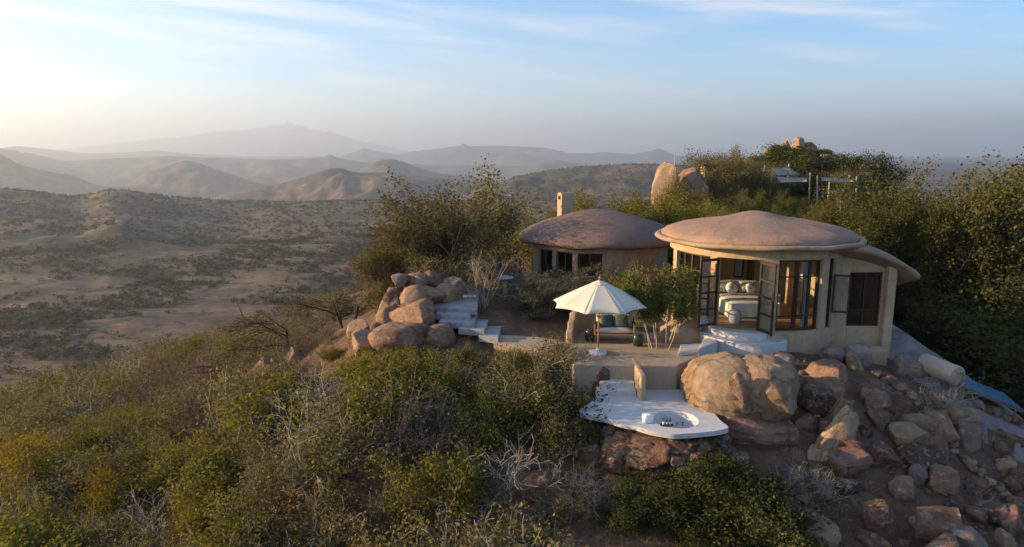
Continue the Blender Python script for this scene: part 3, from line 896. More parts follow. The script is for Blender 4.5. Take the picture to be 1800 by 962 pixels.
# its roof: a plastered shell curving down to the right
bm = bmesh.new()
curve = [(1.3, 3.22), (1.9, 3.26), (2.5, 3.20), (3.1, 3.06), (3.7, 2.84), (4.2, 2.58), (4.62, 2.30)]
th = 0.20
rows = []
for x, z in curve:
    e = max(0, (x - 2.5) / 2.1) * 0.15
    rows.append([bm.verts.new((x, yy, zz_)) for yy, zz_ in ((WY - 0.55 + e, z - th), (WY - 0.62 + e, z - th * 0.45), (WY - 0.52 + e, z), (WY + 1.6, z + 0.05), (WY + 3.6 - e, z), (WY + 3.6 - e, z - th))])
for A, B in zip(rows, rows[1:]):
    for k in range(6):
        bm.faces.new((A[k], A[(k + 1) % 6], B[(k + 1) % 6], B[k]))
bm.faces.new(rows[0]); bm.faces.new(rows[-1][::-1])
bmesh.ops.recalc_face_normals(bm, faces=bm.faces)
bmesh.ops.subdivide_edges(bm, edges=bm.edges[:], cuts=2, smooth=0.6, use_grid_fill=True)
hand(bm, 0.03, 1.1)
bm_obj('wing_roof', bm, MATS['roof'], pav, True)
# plastered plinth block under the bathroom window
bm = bmesh.new(); box(bm, (3.2, WY - 0.55, -0.55), (0.85, 0.55, 0.75)); bevel(bm, 0.06); hand(bm, 0.02)
bm_obj('plinth_block', bm, MATS['plaster'], pav)

# curtain, gathered by a tie
bm = bmesh.new(); rows = []
for i in range(17):
    z = FZ + 0.04 + (2.80 - FZ) * i / 16
    tie = math.exp(-((z - 1.25) / 0.35) ** 2)
    half = 3.6 * (1 - 0.72 * tie); mid_ = 19.0 + 1.5 * (z - 1.2) * -0.6
    row = []
    for k in range(19):
        t = k / 18 * 2 - 1
        rr = 2.64 + 0.05 * math.sin(k * 1.9 + 0.4 * i) * (1 - 0.5 * tie)
        x, y = pol(mid_ + half * t, rr); row.append(bm.verts.new((x, y, z)))
    rows.append(row)
for A, B in zip(rows, rows[1:]):
    for k in range(18): bm.faces.new((A[k], A[k + 1], B[k + 1], B[k]))
c_ = bm_obj('curtain', bm, MATS['curtain'], None, True)
c_.location = (PX, PY, 0)
tag(c_, 'pale blue-grey curtain tied in the middle behind the round window', 'curtain')

# ------------------------------------------------------------------ inside the pavilion
bx_, by_ = PX - 0.30, PY - 0.1
bed = empty('bed', (bx_, by_, FZ - 0.02), R(4)); tag(bed, 'double bed with cream linen and curved plaster headboard in the pavilion', 'bed')
bm = bmesh.new(); soft_box(bm, (0, 0.1, 0.42), (1.75, 2.0, 0.28), 0.1, 8); bm_obj('mattress', bm, MATS['linen'], bed, True)
bm = bmesh.new()
n = 36; rows = []
for zi in range(6):
    row = []
    for k in range(n + 1):
        t = k / n * 2 - 1
        x = max(-1, min(1, t * 1.5)) * 0.90; y = -0.88 - 0.04
        if abs(t) > 2 / 3: y += (abs(t) - 2 / 3) * 3 * 1.3
        w = (5 - zi) / 5
        off = 0.035 * math.sin(k * 1.25) * w + 0.05 * w
        if abs(t) <= 2 / 3: y -= off
        else: x += math.copysign(off, t)
        row.append(bm.verts.new((x, y, 0.04 + 0.46 * zi / 5)))
    rows.append(row)
for A, B in zip(rows, rows[1:]):
    for k in range(n): bm.faces.new((A[k], A[k + 1], B[k + 1], B[k]))
bm_obj('valance', bm, MATS['linen'], bed, True)
bm = bmesh.new()
for k in range(25):
    pass
pts = [(-1.45, 0.55), (-1.30, 1.0), (-0.9, 1.22), (0, 1.30), (0.9, 1.22), (1.30, 1.0), (1.45, 0.55)]
outer = [(x * 1.08, y + 0.16) for x, y in pts]
prism(bm, pts + outer[::-1], 0.0, [0.62, 0.80, 0.9, 0.93, 0.9, 0.80, 0.62] + [0.62, 0.80, 0.9, 0.93, 0.9, 0.80, 0.62][::-1])
bm_obj('headboard', bm, MATS['stone_white'], bed)
def pillow(name, x, y, z, s, rot, mat, label, group=None):
    bm = bmesh.new(); soft_box(bm, (0, 0, 0), s, 0.25, 6, Euler(rot).to_matrix())
    o = bm_obj(name, bm, MATS[mat], None, True)
    o.location = (x, y, z); tag(o, label, 'cushion', group); return o
pillow('bed_pillow', bx_ - 0.42, by_ + 0.86, FZ + 0.76, (0.70, 0.42, 0.20), (R(62), 0, 0), 'seat_grey', 'grey bed pillow leaning on the curved headboard', 'grey pillows on the bed')
pillow('bed_pillow', bx_ + 0.42, by_ + 0.84, FZ + 0.76, (0.70, 0.42, 0.20), (R(62), 0, 0), 'seat_grey', 'grey bed pillow leaning on the curved headboard', 'grey pillows on the bed')
def round_cushion(x, y, z, r, label):
    root = empty('round_cushion', (x, y, z)); root.rotation_euler = (R(68), 0, R(3))
    bm = bmesh.new(); lathe(bm, [(0, -0.06), (r * 0.8, -0.05), (r, 0), (r * 0.82, 0.055), (r * 0.3, 0.075), (0, 0.05)], 28, wob=lambda a, q, zz_: (0.008 * math.cos(14 * a) * (q / r), 0.006 * math.cos(14 * a)))
    bm_obj('pleated_cover', bm, MATS['linen_white'], root, True)
    bm = bmesh.new(); lathe(bm, [(0, 0.065), (0.03, 0.075), (0.035, 0.06)], 12); bm_obj('button', bm, MATS['cushion_green'], root, True)
    tag(root, label, 'cushion', 'round pleated cushions on the bed')
round_cushion(bx_ - 0.30, by_ + 0.58, FZ + 0.76, 0.23, 'round white pleated cushion with dark button on the bed')
round_cushion(bx_ + 0.36, by_ + 0.56, FZ + 0.74, 0.20, 'round white pleated cushion with dark button on the bed')
def night_table(x, y, label):
    root = empty('night_table', (x, y, FZ - 0.02)); tag(root, label, 'table', 'night tables')
    bm = bmesh.new(); box(bm, (0, 0, 0.53), (0.46, 0.42, 0.05)); bevel(bm, 0.015); bm_obj('top', bm, MATS['stone_white'], root)
    bm = bmesh.new(); box(bm, (0, 0, 0.25), (0.40, 0.36, 0.50)); bevel(bm, 0.02); bm_obj('cabinet', bm, MATS['stone_white'], root)
night_table(bx_ - 1.22, by_ + 0.42, 'white night table carrying the small lamp beside the bed')
night_table(bx_ + 1.22, by_ + 0.5, 'white night table on the window side of the bed')
lp = empty('table_lamp', (bx_ - 1.22, by_ + 0.42, FZ + 0.535)); tag(lp, 'small table lamp with cream shade on the night table', 'lamp')
bm = bmesh.new(); lathe(bm, [(0, 0), (0.09, 0), (0.09, 0.02), (0.02, 0.04), (0.05, 0.12), (0.02, 0.22), (0, 0.22)], 16); bm_obj('lamp_base', bm, MATS['dark_wood'], lp, True)
bm = bmesh.new(); lathe(bm, [(0.13, 0.2), (0.09, 0.38)], 20); bm_obj('lamp_shade', bm, MATS['lamp_body'], lp, True)
st = empty('drum_stool', (bx_ - 0.85, by_ - 1.55, FZ - 0.02)); tag(st, 'pale blue-grey woven drum stool inside the open doors', 'stool')
bm = bmesh.new(); lathe(bm, [(0, 0.0), (0.19, 0.0), (0.22, 0.08), (0.22, 0.32), (0.19, 0.40), (0, 0.41)], 28, wob=lambda a, r, z: (0.006 * math.cos(22 * a), 0)); bm_obj('woven_drum', bm, MATS['wicker'], st, True)
bm = bmesh.new(); lathe(bm, [(0, 0.425), (0.16, 0.42), (0.19, 0.402), (0.0, 0.402)], 24); bm_obj('seat', bm, MATS['wicker'], st, True)

# ------------------------------------------------------------------ the old pavilion behind
QX, QY = 3.95, 31.0
old = empty('old_pavilion', (QX, QY, 0))
tag(old, 'low round pavilion with dark weathered dome roof and plaster chimney', 'pavilion')
bm = bmesh.new()
arc_block(bm, -180, 179.99, 2.85, 3.12, -0.8, 0.35, 5); arc_block(bm, -180, 179.99, 2.853, 3.117, 2.12, 2.5, 5)
for f0, f1 in [(-76, -64), (-46, -42), (-27, -23), (-4, 180), (-180, -104)]:
    arc_block(bm, f0, f1, 2.855, 3.115, 0.347, 2.123)
hand(bm, 0.02); bm_obj('wall', bm, MATS['plaster_old_shaded'], old)
for f0, f1 in [(-104, -76), (-64, -46), (-42, -27), (-23, -4)]:
    bm = bmesh.new(); arc_block(bm, f0, f1, 2.93, 3.0, 0.35, 0.42)
    w_ = bm_obj('window', bm, MATS['dark_wood'], old)
    bm = bmesh.new(); arc_block(bm, f0, f1, 2.93, 3.0, 2.05, 2.12); bm_obj('head_rail', bm, MATS['dark_wood'], w_)
    for q in (f0 + 1, (f0 + f1) / 2, f1 - 1): up_bar('mullion', q, 2.965, 0.41, 2.06, 0.06, w_)
    for a, c in ((f0 + 1.2, (f0 + f1) / 2 - 0.3), ((f0 + f1) / 2 + 0.3, f1 - 1.2)):
        bm = bmesh.new(); (xa, ya), (xc, yc) = pol(a, 2.965), pol(c, 2.965)
        bm.faces.new([bm.verts.new(q) for q in ((xa, ya, 0.42), (xc, yc, 0.42), (xc, yc, 2.05), (xa, ya, 2.05))]); bm_obj('pane', bm, MATS['glass'], w_)
bm = bmesh.new(); lathe(bm, [(0, 0.33), (2.86, 0.33), (2.86, 0.2)], 40); bm_obj('floor', bm, MATS['floor_wood'], old)
bm = bmesh.new()
def wob2(a, r, z):
    v = Vector((r * math.cos(a), r * math.sin(a), z))
    return 0.07 * mnoise.noise(v * 0.7) * min(1, r), 0.10 * mnoise.noise(v * 0.6 + Vector((4, 0, 0)))
lathe(bm, [(0, 2.42), (3.1, 2.42), (3.55, 2.34), (3.68, 2.42), (3.66, 2.55), (3.5, 2.70), (3.1, 2.92), (2.5, 3.15), (1.8, 3.36), (1.1, 3.55), (0.5, 3.68), (0, 3.71)], 80, wob=wob2)
ro = bm_obj('roof', bm, MATS['roof_old'], old, True)
bm = bmesh.new()      # chimney: a slab with an arched flue mouth on its narrow face
cw, cd, cz0, cz1 = 0.36, 0.72, 2.7, 4.42
prof = [(-cw / 2, cz0), (cw / 2, cz0), (cw / 2, cz1 - 0.10)] + [(cw / 2 * math.cos(a), cz1 - 0.10 + 0.12 * math.sin(a)) for a in (0.5, 1.05, 1.57, 2.1, 2.64)] + [(-cw / 2, cz1 - 0.10)]
A = [bm.verts.new((x, -cd / 2, z)) for x, z in prof]; B = [bm.verts.new((x, cd / 2, z)) for x, z in prof]
bm.faces.new(A); bm.faces.new(B[::-1])
for i in range(len(prof)): bm.faces.new((A[i], A[(i + 1) % len(prof)], B[(i + 1) % len(prof)], B[i]))
bmesh.ops.recalc_face_normals(bm, faces=bm.faces); hand(bm, 0.012)
ch = bm_obj('chimney', bm, MATS['chimney'], ro); ch.location = (-1.45, 0.8, 0); ch.rotation_euler = (0, 0, R(-58))
bm = bmesh.new(); lathe(bm, [(0, 0), (0.065, 0), (0.065, 0.03), (0, 0.03)], 16)
fl = bm_obj('flue_mouth', bm, MATS['rope_dark'], ro); fl.parent = ro
fl.location = Vector((-1.45, 0.8, 4.20)) + Matrix.Rotation(R(-58), 3, 'Z') @ Vector((0, -cd / 2 - 0.015, 0))
fl.rotation_euler = (R(90), 0, R(-58)); fl.scale = (0.9, 1.35, 1)
# ------------------------------------------------------------------ terrace, path, steps
def slab(name, outline, ztop, zbot, mat, bev=0.03, rough=0.01):
    bm = bmesh.new(); prism(bm, outline, zbot, ztop)
    if bev: bevel(bm, bev, 2)
    o = bm_obj(name, bm, MATS[mat]); return o
tp = [atz(px, py, 0) for px, py in [(1008, 641), (1190, 643), (1215, 632), (1262, 610), (1235, 590), (1195, 582), (1150, 570), (1090, 566), (1030, 570), (1003, 588), (995, 612)]]
terr = slab('terrace', [(p.x, p.y) for p in tp], 0.0, -1.25, 'terrace', 0.03); tag(terr, kind='structure')
pp = [atz(px, py, -0.004) for px, py in [(1004, 622), (940, 612), (868, 603), (872, 588), (945, 592), (1004, 602)]]
path = slab('path', [(p.x, p.y) for p in pp], -0.004, -0.45, 'terrace', 0.02); tag(path, kind='structure')

# grey stone steps climbing from the path
ss = empty('stone_steps', (0, 0, 0)); tag(ss, 'flight of grey stone steps climbing past the boulder pile', 'steps')
stp = [((855, 876, 590, 572), 0.15), ((820, 852, 577, 562), 0.30), ((785, 834, 565, 548), 0.45), ((768, 826, 552, 536), 0.60), ((763, 838, 540, 508), 0.75)]
for (xl, xr, yf, yb), z in stp:
    q = [atz(xl - 14, yf, z), atz(xr, yf + 4, z), atz(xr + 6, yb, z), atz(xl, yb - 2, z)]
    bm = bmesh.new(); prism(bm, [(p.x, p.y) for p in q], z - 0.22, z); bevel(bm, 0.02); hand(bm, 0.015)
    bm_obj('step', bm, MATS['grey_step'], ss)
# white steps down to the tub deck
ws = empty('white_steps', (0, 0, 0)); tag(ws, 'worn white screed steps going down to the tub deck', 'steps')
for i in range(5):
    z = -0.15 * (i + 1); y1 = 20.22 - i * 0.30
    xl = 2.78 - 0.10 * i - 0.06 * (i % 2)
    bm = bmesh.new(); prism(bm, [(xl, y1 - 0.34), (3.62, y1 - 0.34), (3.62, y1), (xl + 0.08, y1)], z - 0.4, z - 0.0); bevel(bm, 0.02); hand(bm, 0.02)
    bm_obj('step', bm, MATS['white_screed'], ws)
sw = bmesh.new(); box(sw, (3.72, 19.35, -0.45), (0.16, 1.65, 0.92)); bevel(sw, 0.04); hand(sw, 0.015)
swo = bm_obj('side_wall', sw, MATS['plaster']); tag(swo, 'thin ochre plaster wall edging the white steps', 'wall')

# tub deck with its sunken basin
DZ = -0.75
ol = [atz(px, py, DZ) for px, py in [(1018, 719), (1040, 707), (1056, 690), (1062, 679), (1120, 681), (1192, 681), (1216, 697), (1240, 716), (1262, 734), (1284, 752), (1262, 757), (1225, 761), (1185, 764), (1150, 758), (1110, 748), (1070, 738), (1040, 731), (1022, 726)]]
fine_ol = []
for i in range(len(ol)):
    a, c = ol[i], ol[(i + 1) % len(ol)]
    for k in range(6):
        q = a.lerp(c, k / 6); w = mnoise.noise(Vector((q.x * 2.1, q.y * 2.1, 0))) * 0.09 + mnoise.noise(Vector((q.x * 7, q.y * 7, 3))) * 0.025
        fine_ol.append(Vector((q.x + w, q.y + w * 0.7, DZ)))
for _ in range(3): fine_ol = [(fine_ol[i - 1] + fine_ol[i] * 2 + fine_ol[(i + 1) % len(fine_ol)]) / 4 for i in range(len(fine_ol))]
ol_raw, ol = ol, fine_ol
deck = empty('tub_deck', (0, 0, 0)); tag(deck, 'white screed deck with a sunken oval tub among the rocks', 'deck')
tc_ = atz(1188, 737, DZ); ta, tb = 0.58, 0.62
bm = bmesh.new()
nO = len(ol)
Ot = [bm.verts.new((p.x, p.y, DZ)) for p in ol]; Ob = [bm.verts.new((p.x + 0.02, p.y + 0.03, DZ - 0.14)) for p in ol]
El = [bm.verts.new((tc_.x + ta * math.cos(2 * math.pi * i / 40), tc_.y + tb * math.sin(2 * math.pi * i / 40), DZ)) for i in range(40)]
eo = [bm.edges.new((Ot[i], Ot[(i + 1) % nO])) for i in range(nO)]; ee = [bm.edges.new((El[i], El[(i + 1) % 40])) for i in range(40)]
bmesh.ops.triangle_fill(bm, use_beauty=True, edges=eo + ee)
for i in range(nO): bm.faces.new((Ot[i], Ob[i], Ob[(i + 1) % nO], Ot[(i + 1) % nO]))
bmesh.ops.recalc_face_normals(bm, faces=bm.faces)
bm_obj('deck_slab', bm, MATS['white_screed'], deck)
bm = bmesh.new(); rows = []
for k, (sr, dz) in enumerate([(1.0, 0), (0.97, -0.06), (0.93, -0.25), (0.86, -0.40), (0.6, -0.46), (0.0, -0.47)]):
    rows.append([bm.verts.new((tc_.x, tc_.y, DZ + dz))] if sr == 0 else [bm.verts.new((tc_.x + ta * sr * math.cos(2 * math.pi * i / 40), tc_.y + tb * sr * math.sin(2 * math.pi * i / 40), DZ + dz)) for i in range(40)])
for A, B in zip(rows, rows[1:]):
    for i in range(40):
        j = (i + 1) % 40
        bm.faces.new((A[i], A[j], B[j], B[i]) if len(B) > 1 else (A[i], A[j], B[0]))
bmesh.ops.recalc_face_normals(bm, faces=bm.faces); bmesh.ops.reverse_faces(bm, faces=bm.faces)
bm_obj('basin', bm, MATS['white_screed'], deck, True)
q = atz(1138, 742, DZ)
tw = empty('towel_stack', (q.x, q.y, DZ), R(12)); tag(tw, 'stack of folded white towels on the tub deck', 'towels')
for i in range(4):
    bm = bmesh.new(); soft_box(bm, (0, 0, 0.03 + 0.052 * i), (0.24 - 0.01 * (i % 2), 0.20, 0.062), 0.10, 4, seed=i); bm_obj('towel', bm, MATS['towel'], tw, True)
q = atz(1172, 748, DZ)
bm = bmesh.new(); lathe(bm, [(0, 0), (0.165, 0), (0.18, 0.02), (0.165, 0.022), (0.15, 0.012), (0, 0.012)], 32)
tr_ = bm_obj('oval_tray', bm, MATS['tray']); tr_.location = (q.x, q.y, DZ + 0.001); tr_.scale = (1.0, 0.62, 1.0); tag(tr_, 'dark oval tray holding three bottles by the tub', 'tray')
for i in range(3):
    bo = empty('bottle', (q.x - 0.085 + 0.085 * i, q.y + 0.01, DZ + 0.014)); tag(bo, 'small black bottle with white label standing on the tray', 'bottle', 'bottles on the tray')
    bm = bmesh.new(); lathe(bm, [(0, 0), (0.03, 0), (0.03, 0.12), (0.012, 0.145), (0.012, 0.16), (0, 0.16)], 14); bm_obj('glass_body', bm, MATS['bottle'], bo, True)
    bm = bmesh.new(); lathe(bm, [(0.031, 0.02), (0.0312, 0.09)], 14); bm_obj('paper_label', bm, MATS['paper'], bo, True)
    bm = bmesh.new(); lathe(bm, [(0, 0.185), (0.016, 0.185), (0.016, 0.155), (0, 0.155)], 12); bm_obj('cap', bm, MATS['bottle'], bo, True)
for px in (1190, 1200):
    q = atz(px, 748, DZ)
    tap = empty('tub_tap', (q.x, q.y, DZ)); tag(tap, 'small dark metal tap standing on the edge of the tub', 'tap', 'taps of the tub')
    bm = bmesh.new(); bar(bm, (0, 0, -0.01), (0, 0, 0.07), 0.012); bm_obj('stem', bm, MATS['tray'], tap)
    bm = bmesh.new(); bar(bm, (-0.03, 0, 0.075), (0.03, 0, 0.075), 0.009); bm_obj('cross_handle', bm, MATS['tray'], tap)

# white door steps, half round
ds = empty('door_steps', (PX, PY, 0)); tag(ds, 'white rounded plaster steps before the open pavilion doors', 'steps')
def half_round(phi, rc, rad, sq, z0, z1, name='step'):
    cx, cy = pol(phi, rc); d = Vector((math.sin(R(phi)), -math.cos(R(phi)))); s_ = Vector((d.y, -d.x))
    pts = []
    for i in range(19):
        a = math.pi * i / 18
        p = Vector((cx, cy)) + s_ * (rad * math.cos(a)) + d * (rad * sq * math.sin(a)); pts.append((p.x, p.y))
    bm = bmesh.new(); prism(bm, pts, z0, z1); bevel(bm, 0.03); bm_obj(name, bm, MATS['white_screed'], ds)
half_round(-28, 2.80, 0.95, 0.58, 0.05, FZ - 0.02)
half_round(-25, 2.78, 1.42, 0.70, -0.6, 0.27)
def step_px(pts, z, h, name='step'):
    q = [atz(px, py, z) for px, py in pts]
    bm = bmesh.new(); prism(bm, [(p.x - PX, p.y - PY) for p in q], z - h, z); bevel(bm, 0.03); bm_obj(name, bm, MATS['white_screed'], ds)
step_px([(1228, 614), (1262, 600), (1250, 592), (1236, 596)], 0.24, 0.6)
step_px([(1192, 620), (1232, 612), (1238, 604), (1196, 606)], 0.12, 0.5)

# curved stepped bench wall behind the sofa
cwp = [(1.95, 22.15), (2.05, 22.75), (2.25, 23.3), (2.65, 23.75), (3.3, 24.0), (4.1, 24.05), (4.9, 23.85), (5.6, 23.5)]
cwall = empty('curved_wall', (0, 0, 0)); tag(cwall, 'low curved ochre wall stepping up around the sofa', 'wall')
def wall_piece(pts, z1, name, th=0.24):
    L, Rr = [], []
    for i, p in enumerate(pts):
        a = Vector(pts[max(0, i - 1)]); c = Vector(pts[min(len(pts) - 1, i + 1)]); d = (c - a).normalized(); nrm = Vector((-d.y, d.x))
        L.append(Vector(p) + nrm * th / 2); Rr.append(Vector(p) - nrm * th / 2)
    bm = bmesh.new(); prism(bm, [tuple(v) for v in L] + [tuple(v) for v in Rr[::-1]], -0.25, z1); bevel(bm, 0.05); hand(bm, 0.012)
    bm_obj(name, bm, MATS['plaster'], cwall)
def lerp2(a, c, t): return (a[0] + (c[0] - a[0]) * t, a[1] + (c[1] - a[1]) * t)
wall_piece([(1.90, 21.9), (1.98, 22.35)], 0.42, 'stepped_end'); wall_piece([(1.985, 22.35), (2.08, 22.80)], 0.62, 'stepped_end')
wall_piece([(2.085, 22.80), (2.27, 23.30)], 0.82, 'stepped_end'); wall_piece([(2.27, 23.30)] + cwp[3:], 0.95, 'main_wall')

# ------------------------------------------------------------------ parasol
ub = atz(1051, 622, 0)
um = empty('parasol', (ub.x, ub.y, 0)); tag(um, 'cream canvas parasol on a wooden pole over the terrace', 'parasol')
APX, EDZ, UR = 2.34, 1.60, 1.50
bm = bmesh.new(); bar(bm, (0, 0, 0.05), (0, 0, APX - 0.02), 0.026, 0.022, 12); pole = bm_obj('pole', bm, MATS['teak'], um, True)
bm = bmesh.new(); lathe(bm, [(0, 0.0), (0.27, 0.0), (0.28, 0.03), (0.27, 0.085), (0.22, 0.10), (0.06, 0.105), (0.05, 0.20), (0, 0.20)], 32); bm_obj('base', bm, MATS['stone_white'], um, True)
bm = bmesh.new(); lathe(bm, [(0, APX + 0.15), (0.015, APX + 0.13), (0.028, APX + 0.08), (0.016, APX + 0.04), (0.03, APX), (0, APX - 0.02)], 14); bm_obj('finial', bm, MATS['teak'], um, True)
bm = bmesh.new(); lathe(bm, [(0.023, 1.15), (0.05, 1.15), (0.05, 1.23), (0.023, 1.23)], 14, close=True); bm_obj('runner', bm, MATS['teak'], um, True)
NP = 8
for k in range(NP):
    a0, a1 = 2 * math.pi * (k + 0.5) / NP, 2 * math.pi * (k + 1.5) / NP
    bm = bmesh.new(); rows = []
    n = 8
    for i in range(n + 1):
        t = i / n; row = []
        for j in range(n + 1):
            s_ = j / n
            c0 = Vector((math.cos(a0), math.sin(a0))); c1 = Vector((math.cos(a1), math.sin(a1)))
            p = (c0 * (1 - s_) + c1 * s_) * UR * t
            bow = 4 * s_ * (1 - s_)
            p = p * (1 - 0.055 * bow * t)
            z = APX - (APX - EDZ) * (t ** 1.12) - 0.035 * bow * t * (1 - t) + 0.02 * bow * t
            row.append(bm.verts.new((p.x, p.y, z)))
        rows.append(row)
    for A, B in zip(rows, rows[1:]):
        for j in range(n):
            vs = []
            for w in (A[j], A[j + 1], B[j + 1], B[j]):
                if all((w.co - q.co).length > 1e-6 for q in vs): vs.append(w)
            if len(vs) > 2: bm.faces.new(vs)
    bmesh.ops.remove_doubles(bm, verts=bm.verts, dist=1e-5)
    bmesh.ops.solidify(bm, geom=bm.faces[:], thickness=0.006)
    pn = bm_obj('canvas_panel', bm, MATS['canvas'], um, True)
    bm = bmesh.new(); d = Vector((math.cos(a0), math.sin(a0), 0))
    sqbar(bm, Vector((0, 0, APX - 0.05)), d * (UR * 0.985) + Vector((0, 0, EDZ - 0.012)), 0.018, 0.022)
    rb = bm_obj('rib', bm, MATS['teak'], um)
    bm = bmesh.new(); sqbar(bm, d * 0.04 + Vector((0, 0, 1.19)), d * (UR * 0.5) + Vector((0, 0, APX - (APX - EDZ) * 0.5 - 0.05)), 0.014, 0.018); bm_obj('strut', bm, MATS['teak'], rb)
bm = bmesh.new(); lathe(bm, [(0.02, APX + 0.015), (0.14, APX - 0.035), (0.27, APX - 0.085), (0.275, APX - 0.095)], 8); bm_obj('vent_cap', bm, MATS['canvas'], um)

# ------------------------------------------------------------------ sofa and stools
sb_ = atz(1082, 603, 0)
so = empty('garden_sofa', (sb_.x, sb_.y + 0.35, 0), R(-6)); tag(so, 'two-seat teak garden sofa with grey cushions and dark rope arms', 'sofa')
W, D = 1.36, 0.74
bm = bmesh.new(); box(bm, (0, 0, 0.27), (W, D, 0.06)); bevel(bm, 0.015); bm_obj('frame', bm, MATS['teak'], so)
for sx_ in (-1, 1):
    for sy_ in (-1, 1):
        bm = bmesh.new(); bar(bm, (sx_ * (W / 2 - 0.05), sy_ * (D / 2 - 0.05), 0.0), (sx_ * (W / 2 - 0.05), sy_ * (D / 2 - 0.05), 0.25), 0.022, 0.028, 8); bm_obj('leg', bm, MATS['teak'], so)
    bm = bmesh.new(); box(bm, (sx_ * (W / 2 - 0.03), 0.04, 0.46), (0.07, D - 0.10, 0.32)); bevel(bm, 0.03)
    arm = bm_obj('arm', bm, MATS['rope_dark'], so)
    bm = bmesh.new(); box(bm, (sx_ * (W / 2 - 0.03), -D / 2 + 0.03, 0.44), (0.06, 0.05, 0.34)); bevel(bm, 0.01); bm_obj('arm_post', bm, MATS['teak'], arm)
bm = bmesh.new(); box(bm, (0, D / 2 - 0.05, 0.52), (W - 0.02, 0.07, 0.44)); bevel(bm, 0.03); bm_obj('backrest', bm, MATS['rope_dark'], so)
bm = bmesh.new(); soft_box(bm, (0, -0.03, 0.38), (W - 0.12, D - 0.12, 0.17), 0.12, 6); bm_obj('seat_cushion', bm, MATS['seat_grey'], so, True)
bm = bmesh.new(); soft_box(bm, (0, 0.20, 0.64), (W - 0.14, 0.40, 0.17), 0.15, 6, Euler((R(72), 0, 0)).to_matrix()); bm_obj('back_cushion', bm, MATS['seat_grey'], so, True)
M_ = Matrix.Rotation(R(-6), 3, 'Z')
for xx, rz in ((-0.26, 6), (0.22, -10)):
    c = Vector((sb_.x, sb_.y + 0.35, 0)) + M_ @ Vector((xx, 0.03, 0.655))
    pillow('scatter_cushion', c.x, c.y, c.z, (0.44, 0.42, 0.15), (R(70), 0, R(rz)), 'cushion_green', 'square grey-green scatter cushion on the garden sofa', 'cushions on the sofa')
def drum(px, py, label):
    q = atz(px, py, 0)
    root = empty('ceramic_stool', (q.x, q.y, 0)); tag(root, label, 'stool', 'ceramic stools by the sofa')
    bm = bmesh.new(); lathe(bm, [(0, 0), (0.13, 0), (0.165, 0.06), (0.175, 0.20), (0.165, 0.34), (0.14, 0.39), (0, 0.39)], 28); bm_obj('drum', bm, MATS['ceramic'], root, True)
    bm = bmesh.new(); lathe(bm, [(0, 0.405), (0.11, 0.402), (0.135, 0.385), (0, 0.385)], 24); bm_obj('top', bm, MATS['ceramic'], root, True)
drum(1037, 599, 'glazed dark green ceramic stool between stepped wall and sofa')
drum(1121, 608, 'glazed dark green ceramic stool at the free end of the sofa')

# stone table on a post among the shrubs by the steps
q = at(888, 487, 27.5)
tb_ = empty('stone_table', (q.x, q.y, hz(q.x, q.y) - 0.05)); tag(tb_, 'small round grey stone table among the shrubs', 'table')
zt = max(0.5, q.z - hz(q.x, q.y) + 0.05)
bm = bmesh.new(); lathe(bm, [(0, zt - 0.07), (0.33, zt - 0.07), (0.36, zt - 0.03), (0.34, zt), (0, zt)], 24); bm_obj('top', bm, MATS['grey_step'], tb_)
bm = bmesh.new(); bar(bm, (0, 0, 0), (0, 0, zt - 0.06), 0.11, 0.09, 10); bm_obj('post', bm, MATS['plaster'], tb_)

# ------------------------------------------------------------------ solar water heater on the right shoulder
hx, hy = 14.7, 20.6
sh = empty('solar_water_heater', (hx, hy, -2.0)); tag(sh, 'solar water heater with cream tank and blue collector panel on the rock slope', 'water heater')
ax = Vector((0.30, -1, -0.06)).normalized(); tcn = Vector((-1.15, 0.15, 1.48))
bm = bmesh.new(); bar(bm, tcn - ax * 0.62, tcn + ax * 0.62, 0.31, 0.31, 28); bevel(bm, 0.03)
tk = bm_obj('tank', bm, MATS['tank'], sh, True)
for e in tk.data.polygons: e.use_smooth = len(e.vertices) == 4
bm = bmesh.new(); bar(bm, tcn + ax * 0.62 + Vector((0.1, 0, 0.1)), tcn + ax * 0.70 + Vector((0.1, 0, 0.1)), 0.03); bar(bm, tcn + ax * 0.68 + Vector((0.1, 0, 0.1)), tcn + ax * 0.72 + Vector((0.05, 0, -1.2)), 0.022); bm_obj('pipe', bm, MATS['metal'], tk)
p0, p1 = Vector((-0.80, 0, 1.26)), Vector((1.28, 0.1, 0.42)); dy = Vector((0.12, 0.62, 0.06))
nn = (p1 - p0).cross(dy).normalized(); nn = nn if nn.z > 0 else -nn
bm = bmesh.new()
vs = [p0 - dy, p1 - dy, p1 + dy, p0 + dy]
A = [bm.verts.new(v) for v in vs]; B = [bm.verts.new(v - nn * 0.09) for v in vs]
bm.faces.new(A); bm.faces.new(B[::-1])
for i in range(4): bm.faces.new((A[i], B[i], B[(i + 1) % 4], A[(i + 1) % 4]))
bmesh.ops.recalc_face_normals(bm, faces=bm.faces); bm_obj('collector', bm, MATS['metal'], sh)
for s0, s1 in ((-0.94, -0.04), (0.04, 0.94)):
    bm = bmesh.new(); e0, e1 = p0.lerp(p1, 0.02), p0.lerp(p1, 0.98)
    bm.faces.new([bm.verts.new(v + nn * 0.004) for v in (e0 + dy * s0, e1 + dy * s0, e1 + dy * s1, e0 + dy * s1)])
    bm_obj('absorber_panel', bm, MATS['collector'], sh)
bm = bmesh.new()
for t, sgn in ((0.06, -0.9), (0.06, 0.9), (0.9, -0.9), (0.9, 0.9)):
    v = p0.lerp(p1, t) + dy * sgn; sqbar(bm, v - nn * 0.09, Vector((v.x, v.y, -0.6)), 0.05)
sqbar(bm, tcn + Vector((0, 0, -0.3)), tcn + Vector((0, 0, -1.9)), 0.08)
bm_obj('support', bm, MATS['metal'], sh)
